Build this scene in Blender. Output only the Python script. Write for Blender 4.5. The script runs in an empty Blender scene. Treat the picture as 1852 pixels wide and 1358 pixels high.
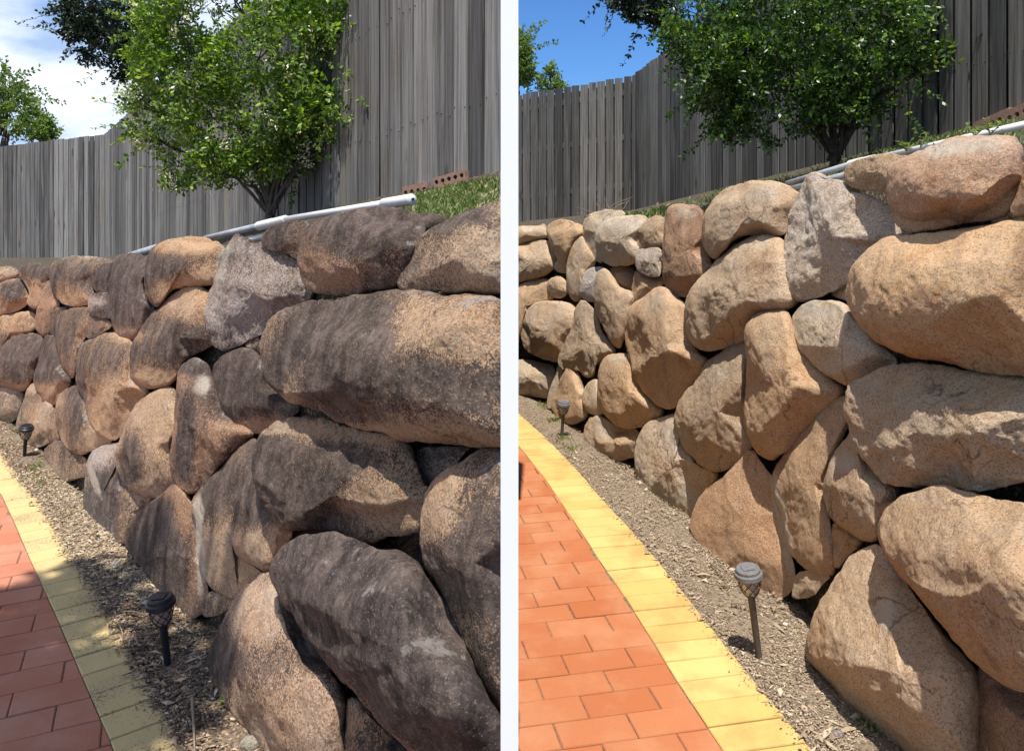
import bpy, math, random
import numpy as np
from mathutils import Vector, Matrix
R=math.radians
sc=bpy.context.scene
C=sc.collection
# ---------------------------------------------------------------- camera
F=1400.0; HY=380.0; CX=926.0; EYE=1.6
cd=bpy.data.cameras.new('camera'); cam=bpy.data.objects.new('camera',cd); C.objects.link(cam)
cam.location=(0,0,EYE); cam.rotation_euler=(R(90),0,0)
cd.sensor_width=36; cd.sensor_fit='HORIZONTAL'; cd.lens=F/1852*36; cd.shift_y=-(679-HY)/1852
cd.clip_start=.05; cd.clip_end=2000
sc.camera=cam
# ---------------------------------------------------------------- world
SUN_AZ,SUN_EL=182.5,71.0
w=bpy.data.worlds.new("World"); sc.world=w; w.use_nodes=True
nt=w.node_tree; N=nt.nodes; L=nt.links; N.clear()
out=N.new('ShaderNodeOutputWorld'); bg=N.new('ShaderNodeBackground'); sky=N.new('ShaderNodeTexSky')
sky.sky_type='NISHITA'; sky.sun_disc=False; sky.sun_elevation=R(SUN_EL); sky.sun_rotation=R(SUN_AZ)
sky.air_density=1.0; sky.dust_density=.3; sky.ozone_density=3.0; sky.altitude=200
bg.inputs['Strength'].default_value=.105
tc=N.new('ShaderNodeTexCoord'); sep=N.new('ShaderNodeSeparateXYZ'); L.new(tc.outputs['Generated'],sep.inputs[0])
tint=N.new('ShaderNodeMix'); tint.data_type='RGBA'; tint.blend_type='MULTIPLY'; tint.inputs[0].default_value=1
L.new(sky.outputs[0],tint.inputs[6]); tint.inputs[7].default_value=(.44,.72,1.08,1)
mp=N.new('ShaderNodeMapping'); mp.inputs['Scale'].default_value=(1,1,2.2); L.new(tc.outputs['Generated'],mp.inputs[0])
nz=N.new('ShaderNodeTexNoise'); nz.inputs['Scale'].default_value=3.2; nz.inputs['Detail'].default_value=7; nz.inputs['Roughness'].default_value=.55
L.new(mp.outputs[0],nz.inputs['Vector'])
side=N.new('ShaderNodeMapRange'); side.inputs[1].default_value=-.02; side.inputs[2].default_value=-.22; L.new(sep.outputs[0],side.inputs[0])
cr=N.new('ShaderNodeMapRange'); cr.inputs[1].default_value=.26; cr.inputs[2].default_value=.56; cr.interpolation_type='SMOOTHSTEP'; L.new(nz.outputs[0],cr.inputs[0])
mu=N.new('ShaderNodeMath'); mu.operation='MULTIPLY'; L.new(side.outputs[0],mu.inputs[0]); L.new(cr.outputs[0],mu.inputs[1])
nz2=N.new('ShaderNodeTexNoise'); nz2.inputs['Scale'].default_value=7; nz2.inputs['Detail'].default_value=6; L.new(mp.outputs[0],nz2.inputs['Vector'])
ccol=N.new('ShaderNodeValToRGB'); ccol.color_ramp.elements[0].position=.36; ccol.color_ramp.elements[0].color=(3.3,4.5,6.6,1); ccol.color_ramp.elements[1].position=.62; ccol.color_ramp.elements[1].color=(8.5,8.9,9.4,1)
L.new(nz2.outputs[0],ccol.inputs[0])
mx=N.new('ShaderNodeMix'); mx.data_type='RGBA'; L.new(mu.outputs[0],mx.inputs[0]); L.new(tint.outputs[2],mx.inputs[6]); L.new(ccol.outputs[0],mx.inputs[7])
L.new(mx.outputs[2],bg.inputs[0]); L.new(bg.outputs[0],out.inputs[0])
# ---------------------------------------------------------------- sun, exposure
sd=bpy.data.lights.new('sun','SUN'); sun=bpy.data.objects.new('sun',sd); C.objects.link(sun)
sd.energy=5.0; sd.angle=R(.55); sd.color=(1,.955,.89)
az,el=R(SUN_AZ),R(SUN_EL)
sdir=Vector((math.sin(az)*math.cos(el),math.cos(az)*math.cos(el),math.sin(el)))
sun.rotation_euler=sdir.to_track_quat('Z','Y').to_euler()
sc.view_settings.view_transform='Standard'; sc.view_settings.look='None'; sc.view_settings.gamma=1
sc.view_settings.exposure=0.47
sc.render.engine='CYCLES'
# ---------------------------------------------------------------- helpers
def P(x,y,D): return np.array([(x-CX)/F*D, D, EYE-(y-HY)/F*D])
def GP(x,y,z=0.0):
    D=(EYE-z)*F/(y-HY); return np.array([(x-CX)/F*D,D,z])
def tag(o,label=None,cat=None,group=None,kind=None):
    if label:o['label']=label
    if cat:o['category']=cat
    if group:o['group']=group
    if kind:o['kind']=kind
    return o
def mesh_obj(name,V,Fa,mat=None,parent=None,smooth=True,origin=None):
    V=np.asarray(V,dtype=np.float64)
    if origin is not None: V=V-np.asarray(origin)
    me=bpy.data.meshes.new(name)
    me.from_pydata(V.tolist(),[],[tuple(int(i) for i in f) for f in Fa]) if not isinstance(Fa,np.ndarray) else fast(me,V,Fa)
    me.update()
    if smooth: me.polygons.foreach_set('use_smooth',[True]*len(me.polygons))
    o=bpy.data.objects.new(name,me); C.objects.link(o)
    if mat: me.materials.append(mat)
    if origin is not None and parent is None: o.location=origin
    if parent is not None:
        o.parent=parent
    return o
def fast(me,V,Fa):
    k=Fa.shape[1]
    me.vertices.add(len(V)); me.vertices.foreach_set('co',V.astype(np.float32).ravel())
    me.loops.add(Fa.size); me.loops.foreach_set('vertex_index',Fa.astype(np.int32).ravel())
    me.polygons.add(len(Fa)); me.polygons.foreach_set('loop_start',np.arange(0,Fa.size,k,dtype=np.int32))
    me.update(calc_edges=True)
def empty(name,loc):
    o=bpy.data.objects.new(name,None); C.objects.link(o); o.location=Vector(loc); o.empty_display_size=.1; return o
class MB:
    def __init__(s): s.V=[]; s.F=[]
    def add(s,V,Fa):
        n=len(s.V); s.V+= [tuple(v) for v in V]; s.F+=[tuple(i+n for i in f) for f in Fa]
    def box(s,c,size,rot=None,taper=0):
        c=np.array(c,float); h=np.array(size,float)/2; vs=[]
        for z in(-1,1):
            for y in(-1,1):
                for x in(-1,1):
                    v=np.array([x*h[0],y*h[1],z*h[2]])
                    if rot is not None: v=rot@v
                    vs.append(c+v)
        s.add(vs,[(0,2,3,1),(4,5,7,6),(0,1,5,4),(2,6,7,3),(0,4,6,2),(1,3,7,5)])
    def tube(s,pts,rad,n=10,cap=True):
        pts=[np.array(p,float) for p in pts]
        if not hasattr(rad,'__len__'): rad=[rad]*len(pts)
        rings=[]; t0=pts[1]-pts[0]; ref=np.array([0,0,1.]) if abs(t0[2])<.9*np.linalg.norm(t0) else np.array([1.,0,0])
        for i,p in enumerate(pts):
            t=pts[min(i+1,len(pts)-1)]-pts[max(i-1,0)]; t/=np.linalg.norm(t)+1e-9
            a=np.cross(t,ref); a/=np.linalg.norm(a)+1e-9; b=np.cross(t,a)
            rings.append([p+rad[i]*(math.cos(q)*a+math.sin(q)*b) for q in np.linspace(0,2*math.pi,n,endpoint=False)])
        V=[v for r in rings for v in r]; Fa=[]
        for i in range(len(pts)-1):
            for k in range(n):
                Fa.append((i*n+k,i*n+(k+1)%n,(i+1)*n+(k+1)%n,(i+1)*n+k))
        if cap: Fa.append(tuple(range(n))[::-1]); Fa.append(tuple((len(pts)-1)*n+k for k in range(n)))
        s.add(V,Fa)
    def build(s,name,mat,parent=None,smooth=False,origin=None):
        V=np.array(s.V)
        if parent is not None: V=V-np.array(parent.matrix_basis.translation if True else 0)
        return mesh_obj(name,V,s.F,mat,parent,smooth,origin)
rngG=np.random.default_rng(5)
PERM=rngG.permutation(4096).astype(np.int64)
GR=rngG.normal(size=(4096,3)); GR/=np.linalg.norm(GR,axis=1)[:,None]
def gnoise(p):
    i=np.floor(p).astype(np.int64); f=p-i; u=f*f*f*(f*(f*6-15)+10); r=0
    for dx in(0,1):
        for dy in(0,1):
            for dz in(0,1):
                h=PERM[(PERM[(PERM[(i[:,0]+dx)&4095]+i[:,1]+dy)&4095]+i[:,2]+dz)&4095]
                g=GR[h]; d=(g*(f-np.array([dx,dy,dz]))).sum(1)
                wx=u[:,0] if dx else 1-u[:,0]; wy=u[:,1] if dy else 1-u[:,1]; wz=u[:,2] if dz else 1-u[:,2]
                r=r+d*wx*wy*wz
    return r
def fbm(p,oct=3,ridge=False):
    a=1;s=0
    for k in range(oct):
        n=gnoise(p*(2**k)+k*17.3)
        s=s+a*((.35-np.abs(n))if ridge else n); a*=.5
    return s
# ---------------------------------------------------------------- node materials
class MT:
    def __init__(s,name):
        s.m=bpy.data.materials.new(name); s.m.use_nodes=True; s.t=s.m.node_tree; s.t.nodes.clear()
        s.o=s.n('ShaderNodeOutputMaterial'); s.b=s.n('ShaderNodeBsdfPrincipled'); s.l(s.b.outputs[0],s.o.inputs[0])
        s.b.inputs['Roughness'].default_value=.85; s.b.inputs['Specular IOR Level'].default_value=.3
    def n(s,t,**k):
        x=s.t.nodes.new(t)
        for a,b in k.items(): setattr(x,a,b)
        return x
    def l(s,a,b): s.t.links.new(a,b)
    def put(s,sock,v):
        if isinstance(v,(int,float)): sock.default_value=v
        elif isinstance(v,(tuple,list)):
            sock.default_value=tuple(v)+((1,) if len(v)==3 and sock.type=='RGBA' else ())
        else: s.l(v,sock)
    def noise(s,vec,scale,detail=5,rough=.55,dist=0,col=False):
        x=s.n('ShaderNodeTexNoise'); x.inputs['Scale'].default_value=scale; x.inputs['Detail'].default_value=detail; x.inputs['Roughness'].default_value=rough; x.inputs['Distortion'].default_value=dist
        if vec is not None: s.l(vec,x.inputs['Vector'])
        return x.outputs[1 if col else 0]
    def vor(s,vec,scale,out='Distance',feature='F1'):
        x=s.n('ShaderNodeTexVoronoi',feature=feature); x.inputs['Scale'].default_value=scale; s.l(vec,x.inputs['Vector']); return x.outputs[out]
    def mix(s,f,a,b,mode='MIX'):
        x=s.n('ShaderNodeMix',data_type='RGBA',blend_type=mode); s.put(x.inputs[0],f); s.put(x.inputs[6],a); s.put(x.inputs[7],b); return x.outputs[2]
    def math(s,op,a,b=0.0,c=0.0):
        x=s.n('ShaderNodeMath',operation=op); s.put(x.inputs[0],a); s.put(x.inputs[1],b); s.put(x.inputs[2],c); return x.outputs[0]
    def ss(s,v,a,b,o0=0.0,o1=1.0):
        x=s.n('ShaderNodeMapRange',interpolation_type='SMOOTHSTEP'); s.put(x.inputs[0],v); x.inputs[1].default_value=a; x.inputs[2].default_value=b; x.inputs[3].default_value=o0; x.inputs[4].default_value=o1; return x.outputs[0]
    def mapv(s,vec,scale=(1,1,1),rot=(0,0,0)):
        x=s.n('ShaderNodeMapping'); x.inputs['Scale'].default_value=scale; x.inputs['Rotation'].default_value=rot; s.l(vec,x.inputs[0]); return x.outputs[0]
    def bump(s,h,strength=.5,dist=.01,norm=None):
        x=s.n('ShaderNodeBump'); x.inputs['Strength'].default_value=strength; x.inputs['Distance'].default_value=dist; s.l(h,x.inputs['Height'])
        if norm is not None: s.l(norm,x.inputs['Normal'])
        return x.outputs[0]
    def fin(s,col,bump=None,rough=None):
        s.put(s.b.inputs['Base Color'],col)
        if bump is not None: s.l(bump,s.b.inputs['Normal'])
        if rough is not None: s.put(s.b.inputs['Roughness'],rough)
        return s.m
def rock_mat(name,coarse,stained):
    m=MT(name); tc=m.n('ShaderNodeTexCoord'); oi=m.n('ShaderNodeObjectInfo')
    add=m.n('ShaderNodeVectorMath',operation='ADD'); m.l(tc.outputs['Object'],add.inputs[0])
    rv=m.n('ShaderNodeCombineXYZ'); r100=m.math('MULTIPLY',oi.outputs['Random'],37.0)
    for i in range(3): m.l(r100,rv.inputs[i])
    m.l(rv.outputs[0],add.inputs[1]); v=add.outputs[0]
    base=oi.outputs['Color']
    n1=m.noise(v,3.2,6,.6); n2=m.noise(v,9,6,.65); n3=m.noise(v,38,5,.7)
    c=m.mix(m.ss(n1,.36,.66),base,m.mix(1.0,base,(1.06,.95,.80),'MULTIPLY'))
    c=m.mix(m.ss(n2,.44,.66,0,.6),c,m.mix(1.0,base,(1.13,1.10,1.04),'MULTIPLY'))
    # patchy oxide brown with crisp granular edges
    ed=m.math('ADD',m.noise(v,4.6,7,.72,.4),m.math('MULTIPLY',n3,.16))
    c=m.mix(m.ss(ed,.62,.72,0,.45),c,m.mix(1.0,base,(.84,.60,.38),'MULTIPLY'))
    # crystals
    vc=m.vor(v,270,'Color'); sv=m.n('ShaderNodeSeparateColor'); m.l(vc,sv.inputs[0])
    g=sv.outputs[0]
    c=m.mix(m.ss(g,.80,.86,0,.6),c,(.54,.46,.35))
    c=m.mix(m.ss(g,.18,.12,0,.6),c,(.13,.09,.065))
    c=m.mix(m.ss(sv.outputs[1],.78,.9,0,.4),c,(.44,.25,.12))
    c=m.mix(m.ss(m.noise(v,130,3,.6),.57,.68,0,.30),c,(.13,.085,.055))
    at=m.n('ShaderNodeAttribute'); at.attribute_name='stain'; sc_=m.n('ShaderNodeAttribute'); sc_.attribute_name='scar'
    if stained:
        geo=m.n('ShaderNodeNewGeometry'); sn=m.n('ShaderNodeSeparateXYZ'); m.l(geo.outputs['Normal'],sn.inputs[0])
        st=m.noise(m.mapv(v,(5,5,2.4),(0,R(14),0)),1.0,9,.8)
        big=m.noise(v,2.4,4,.5)
        q=m.math('ADD',m.math('ADD',m.math('MULTIPLY',st,.72),m.math('MULTIPLY',m.noise(v,7,9,.82),.43)),m.math('MULTIPLY',big,.95))
        q=m.math('ADD',q,m.math('MULTIPLY',n3,.62))
        q=m.math('ADD',q,m.math('MULTIPLY',m.noise(v,230,3,.7),.55))
        q=m.math('ADD',q,m.math('MULTIPLY',sn.outputs[2],.20))
        q=m.math('ADD',q,m.math('MULTIPLY',m.math('SUBTRACT',sv.outputs[2],.5),.34)); q=m.math('ADD',q,oi.outputs['Alpha']); q=m.math('ADD',q,m.math('MULTIPLY',at.outputs['Fac'],.31))
        mask=m.ss(q,1.62,1.73)
        dark=m.mix(m.ss(m.noise(m.mapv(v,(13,13,8)),1,9,.8),.36,.66),(.026,.021,.019),(.17,.13,.108))
        dark=m.mix(m.ss(m.noise(v,180,3,.75),.60,.70,0,.5),dark,(.30,.26,.225)); dark=m.mix(m.ss(m.noise(m.mapv(v,(15,15,2.2),(0,R(14),0)),1,8,.75),.48,.60,0,.75),dark,(.017,.014,.014)); dark=m.mix(m.ss(sv.outputs[1],.93,.96,0,.38),dark,(.34,.29,.25))
        warm=m.ss(q,1.40,1.66,0,.75)
        c=m.mix(warm,c,m.mix(1.0,c,(.56,.48,.44),'MULTIPLY'))
        c=m.mix(m.math('MULTIPLY',mask,.88),c,dark)
        # pale lichen bloom on high shoulders
        li=m.ss(m.math('ADD',m.noise(v,6.5,8,.75),m.math('MULTIPLY',sn.outputs[2],.14)),.67,.73,0,.55)
        c=m.mix(li,c,m.mix(n3,(.24,.21,.19),(.46,.42,.38)))
    else:
        st=m.noise(m.mapv(v,(5,5,1.6)),1.3,6,.65)
        c=m.mix(m.math('MULTIPLY',m.ss(m.math('ADD',m.math('ADD',st,m.math('MULTIPLY',at.outputs['Fac'],.2)),oi.outputs['Alpha']),.60,.74),.55),c,m.mix(1.0,c,(.42,.36,.34),'MULTIPLY'))
    # bare fresh stone, pale scars, and sunlit tops and brows painted pale
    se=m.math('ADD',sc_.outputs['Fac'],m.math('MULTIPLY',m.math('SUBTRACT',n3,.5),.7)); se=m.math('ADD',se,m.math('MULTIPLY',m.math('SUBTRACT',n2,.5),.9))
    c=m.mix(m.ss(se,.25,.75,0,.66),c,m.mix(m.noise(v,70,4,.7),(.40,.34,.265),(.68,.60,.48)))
    # hairline cracks
    dv=m.n('ShaderNodeVectorMath',operation='MULTIPLY_ADD'); dv.inputs[1].default_value=(.22,.22,.22); nc=m.noise(v,4,5,.6,0,True); m.l(nc,dv.inputs[0]); m.l(v,dv.inputs[2])
    ce=m.vor(dv.outputs[0],4.2,'Distance','DISTANCE_TO_EDGE'); ck=m.math('MULTIPLY',m.ss(ce,.020,.002),m.ss(m.noise(v,3.1,2),.54,.62))
    c=m.mix(m.math('MULTIPLY',ck,.6),c,(.06,.04,.03))
    h=m.math('ADD',m.math('MULTIPLY',m.noise(v,26,9,.78),1.0),m.math('MULTIPLY',m.noise(v,95,5,.75),.55))
    if coarse: h=m.math('ADD',h,m.math('MULTIPLY',m.noise(v,11,6,.7,.6),1.2))
    b=m.bump(h,.95 if coarse else .85,.024 if coarse else .017)
    # pits
    pv=m.ss(m.vor(v,34),.0,.22); pit=m.math('MULTIPLY',pv,m.ss(n2,.45,.6))
    b=m.bump(pit,.25,.004,b)
    b=m.bump(ck,-.9,.008,b)
    return m.fin(c,b,.9)
M={}
for nm,co,stn in(('clean',0,0),('cleanrough',1,0),('stain',0,1),('stainrough',1,1)): M[nm]=rock_mat('granite_'+nm,co,stn)
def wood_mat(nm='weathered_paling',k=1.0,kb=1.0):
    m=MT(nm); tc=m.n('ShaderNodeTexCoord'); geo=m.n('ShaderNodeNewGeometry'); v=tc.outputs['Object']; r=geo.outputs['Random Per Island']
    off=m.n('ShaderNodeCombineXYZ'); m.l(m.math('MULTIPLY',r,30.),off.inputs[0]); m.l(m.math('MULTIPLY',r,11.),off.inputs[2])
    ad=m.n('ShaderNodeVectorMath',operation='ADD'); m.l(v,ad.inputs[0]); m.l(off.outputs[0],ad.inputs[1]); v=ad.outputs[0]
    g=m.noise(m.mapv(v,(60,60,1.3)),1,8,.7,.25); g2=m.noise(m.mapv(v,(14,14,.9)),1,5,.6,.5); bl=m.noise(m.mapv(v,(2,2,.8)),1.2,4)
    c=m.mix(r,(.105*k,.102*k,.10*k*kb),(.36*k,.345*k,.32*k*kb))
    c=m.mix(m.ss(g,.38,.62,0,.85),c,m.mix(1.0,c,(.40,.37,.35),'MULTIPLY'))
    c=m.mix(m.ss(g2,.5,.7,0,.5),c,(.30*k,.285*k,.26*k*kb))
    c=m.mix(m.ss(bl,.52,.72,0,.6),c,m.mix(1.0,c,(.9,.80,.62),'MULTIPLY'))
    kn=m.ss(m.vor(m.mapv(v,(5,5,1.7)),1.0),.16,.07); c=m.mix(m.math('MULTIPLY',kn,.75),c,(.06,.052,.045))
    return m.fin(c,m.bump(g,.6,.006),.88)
M['wood']=wood_mat(); M['woodR']=wood_mat('weathered_paling_shaded',.64,.97)  # right fence wood darkened: the shade it stands in is painted into the colour
def soil_mat(name,a,b,c3):
    m=MT(name); tc=m.n('ShaderNodeTexCoord'); v=tc.outputs['Object']
    n=m.noise(v,5,6,.6); n2=m.noise(v,60,6,.75); vc=m.n('ShaderNodeSeparateColor'); m.l(m.vor(v,95,'Color'),vc.inputs[0])
    c=m.mix(m.ss(n,.35,.65),a,b); c=m.mix(m.ss(n2,.45,.65,0,.7),c,c3)
    c=m.mix(m.ss(vc.outputs[0],.78,.86,0,.6),c,(.30,.25,.19)); c=m.mix(m.ss(vc.outputs[1],.25,.15,0,.6),c,(.05,.038,.028))
    h=m.math('ADD',n2,m.math('MULTIPLY',m.vor(v,95),.5))
    return m.fin(c,m.bump(h,.9,.02),.95)
M['soilL']=soil_mat('mulchy_soil',(.19,.14,.095),(.26,.19,.13),(.35,.27,.18))
M['soilR']=soil_mat('dry_soil',(.27,.20,.13),(.33,.25,.165),(.40,.31,.21))
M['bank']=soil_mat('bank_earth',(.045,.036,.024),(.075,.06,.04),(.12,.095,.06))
def paver_mat(name,c1,c2,c3,speck):
    m=MT(name); tc=m.n('ShaderNodeTexCoord'); geo=m.n('ShaderNodeNewGeometry'); v=tc.outputs['Object']; r=geo.outputs['Random Per Island']
    c=m.mix(r,c1,c2); c=m.mix(m.ss(m.noise(v,4,5,.6),.42,.68,0,.7),c,c3)
    c=m.mix(m.ss(m.noise(v,220,3,.7),.55,.7,0,.35),c,m.mix(1.0,c,(.55,.5,.45),'MULTIPLY'))
    if speck: c=m.mix(m.ss(m.math('ADD',m.noise(v,130,3,.7),m.math('MULTIPLY',m.noise(v,5,3),.5)),.84,.90,0,.8),c,(.10,.08,.055))
    return m.fin(c,m.bump(m.noise(v,260,4,.7),.35,.003),.8)
M['redL']=paver_mat('red_paver_dusty',(.38,.13,.07),(.43,.17,.10),(.46,.23,.15),False)
M['redR']=paver_mat('red_paver',(.39,.120,.042),(.45,.165,.068),(.48,.22,.11),False)
M['yelL']=paver_mat('yellow_paver_speckled',(.51,.38,.17),(.57,.43,.20),(.46,.34,.17),True)
M['yelR']=paver_mat('yellow_paver',(.55,.375,.115),(.63,.455,.165),(.42,.255,.08),False)
def simple(name,col,rough=.6,nscale=30,amt=.25,bump=.15,metal=0,trans=0):
    m=MT(name); tc=m.n('ShaderNodeTexCoord'); v=tc.outputs['Object']; n=m.noise(v,nscale,6,.65)
    c=m.mix(m.ss(n,.4,.65,0,amt*2),col,tuple(x*.55 for x in col)); m.b.inputs['Metallic'].default_value=metal
    if trans: m.b.inputs['Transmission Weight'].default_value=trans
    return m.fin(c,m.bump(n,bump,.004),rough)
M['woodback']=simple('paling_gap_shade',(.045,.036,.028),.9,30,.3,.3)  # backing boards nearly black, painting the shade seen through the paling gaps
M['white']=simple('white_paint',(.95,.94,.92),.45,3,.0,.02)
M['pvc']=simple('white_pvc',(.70,.69,.66),.35,9,.10,.05)
M['pvcgrey']=simple('grey_pvc',(.36,.37,.39),.5,20,.3,.1)
M['blackplastic']=simple('black_plastic',(.022,.025,.03),.38,60,.2,.1)
M['greyplastic']=simple('dusty_plastic',(.17,.165,.16),.75,90,.3,.4)
M['stakeR']=simple('dusty_stake',(.12,.095,.07),.8,60,.3,.3)
M['lens']=simple('frosted_lens',(.42,.36,.30),.4,20,.1,.1,0,.3)
M['cell']=simple('solar_cell',(.035,.015,.02),.15,60,.3,.05)
M['brick']=simple('fired_brick',(.32,.19,.135),.85,45,.3,.4)
M['bark']=simple('bark',(.13,.10,.075),.9,28,.5,.9)
M['barkgrey']=simple('bark_dark',(.07,.055,.042),.9,28,.5,.9)
M['twig']=simple('dry_twig',(.26,.20,.14),.9,60,.3,.2)
M['dark']=simple('hole_dark',(.03,.02,.015),.9,20,.1,0)
def leaf_mat(name,cols,tr=.35,rough=.35):
    m=MT(name); geo=m.n('ShaderNodeNewGeometry'); r=geo.outputs['Random Per Island']
    cr=m.n('ShaderNodeValToRGB'); e=cr.color_ramp.elements
    while len(e)<len(cols): e.new(.5)
    for i,(p,c) in enumerate(cols): e[i].position=p; e[i].color=tuple(c)+(1,)
    m.l(r,cr.inputs[0]); m.put(m.b.inputs['Base Color'],cr.outputs[0]); m.b.inputs['Roughness'].default_value=rough
    m.b.inputs['Specular IOR Level'].default_value=.5
    t=m.n('ShaderNodeBsdfTranslucent'); m.l(m.mix(1.0,cr.outputs[0],(1.5,1.7,.6),'MULTIPLY'),t.inputs[0])
    ms=m.n('ShaderNodeMixShader'); ms.inputs[0].default_value=tr; m.l(m.b.outputs[0],ms.inputs[1]); m.l(t.outputs[0],ms.inputs[2]); m.l(ms.outputs[0],m.o.inputs[0])
    return m.m
M['leafL']=leaf_mat('murraya_leaf',[(0,(.04,.085,.018)),(.35,(.09,.17,.028)),(.7,(.18,.29,.04)),(1,(.36,.46,.06))])
M['leafR']=leaf_mat('murraya_leaf_deep',[(0,(.022,.05,.012)),(.45,(.04,.095,.018)),(.8,(.10,.19,.028)),(1,(.24,.34,.05))],.28)
M['leafdark']=leaf_mat('dark_leaf',[(0,(.016,.026,.014)),(.6,(.028,.045,.022)),(1,(.05,.075,.03))],.15)
M['leafpale']=leaf_mat('pale_leaf',[(0,(.07,.13,.03)),(.5,(.14,.22,.05)),(1,(.26,.30,.09))])
M['flower']=leaf_mat('cream_petal',[(0,(.62,.58,.42)),(1,(.78,.75,.60))],.3,.6)
M['sunpatch']=leaf_mat('sun_patch_chip',[(0,(.30,.23,.14)),(.5,(.48,.39,.26)),(1,(.66,.58,.44))],.1,.85)  # pale chip colours paint sunlight on the soil
M['grass']=leaf_mat('grass_blade',[(0,(.07,.13,.025)),(.5,(.14,.20,.05)),(.8,(.30,.28,.12)),(1,(.42,.36,.22))],.3)
M['litterL']=leaf_mat('mulch_chip',[(0,(.07,.048,.032)),(.35,(.18,.12,.075)),(.7,(.34,.235,.145)),(.93,(.46,.34,.22)),(1,(.6,.52,.42))],.05,.85)
M['litterR']=leaf_mat('soil_crumb',[(0,(.16,.11,.075)),(.4,(.31,.23,.15)),(.8,(.44,.34,.23)),(1,(.56,.47,.35))],.05,.9)
# ---------------------------------------------------------------- the two retaining walls: plan line + batter
def smooth_poly(pts,n=260,closed=False,it=3):
    pts=np.array(pts,float)
    for _ in range(it):
        q=[]; m=len(pts)
        rng=range(m) if closed else range(m-1)
        if not closed: q.append(pts[0])
        for i in rng:
            a=pts[i]; b=pts[(i+1)%m]; q.append(.75*a+.25*b); q.append(.25*a+.75*b)
        if not closed: q.append(pts[-1])
        pts=np.array(q)
    return pts
def resample(pts,n,closed=True):
    p=np.vstack([pts,pts[:1]]) if closed else pts
    d=np.r_[0,np.cumsum(np.linalg.norm(np.diff(p,axis=0),axis=1))]
    t=np.linspace(0,d[-1],n,endpoint=not closed)
    return np.stack([np.interp(t,d,p[:,k]) for k in range(p.shape[1])],1)
BASE={'L':[(-200,690),(-80,735),(0,762),(60,808),(110,870),(180,965),(240,1020),(320,1112),(385,1190),(440,1300),(500,1420),(700,1640),(925,1900),(1150,2300)],
      'R':[(700,640),(860,685),(937,715),(1000,745),(1060,800),(1150,862),(1250,945),(1330,1040),(1410,1085),(1470,1180),(1550,1290),(1650,1375),(1800,1520),(1950,1750),(2100,2100)]}
BAT=.17
PL={}
for k,v in BASE.items():
    g=np.array([GP(x,y)[:2] for x,y in v]); PL[k]=resample(smooth_poly(g,it=2),240,False)
DG=1.1*np.power(16/1.1,np.linspace(0,1,420))
def march(side,xy):
    xy=np.atleast_2d(np.array(xy,float)); pl=PL[side]
    seg=np.gradient(pl,axis=0); nrm=np.stack([seg[:,1],-seg[:,0]],1); nrm/=np.linalg.norm(nrm,axis=1)[:,None]   # points to the bank side
    # pl runs far -> near ; bank lies to the right (+X) of the line as seen from the camera
    s=-1.0 if (nrm@np.array([1,0.3])).mean()<0 else 1.0
    nrm=nrm*s
    out=[]
    for x,y in xy:
        X=(x-CX)/F*DG; Z=EYE-(y-HY)/F*DG; Q=np.stack([X,DG],1)
        d=Q[:,None,:]-pl[None]; i=(d**2).sum(2).argmin(1); sd=(d[np.arange(len(DG)),i]*nrm[i]).sum(1)-BAT*np.maximum(Z,0)
        k=np.where((sd>0))[0]
        if len(k)==0: out.append(DG[-1]); continue
        k=k[0]
        if k==0: out.append(DG[0]); continue
        t=sd[k-1]/(sd[k-1]-sd[k]+1e-9); out.append(DG[k-1]+t*(DG[k]-DG[k-1]))
    return np.array(out)
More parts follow.
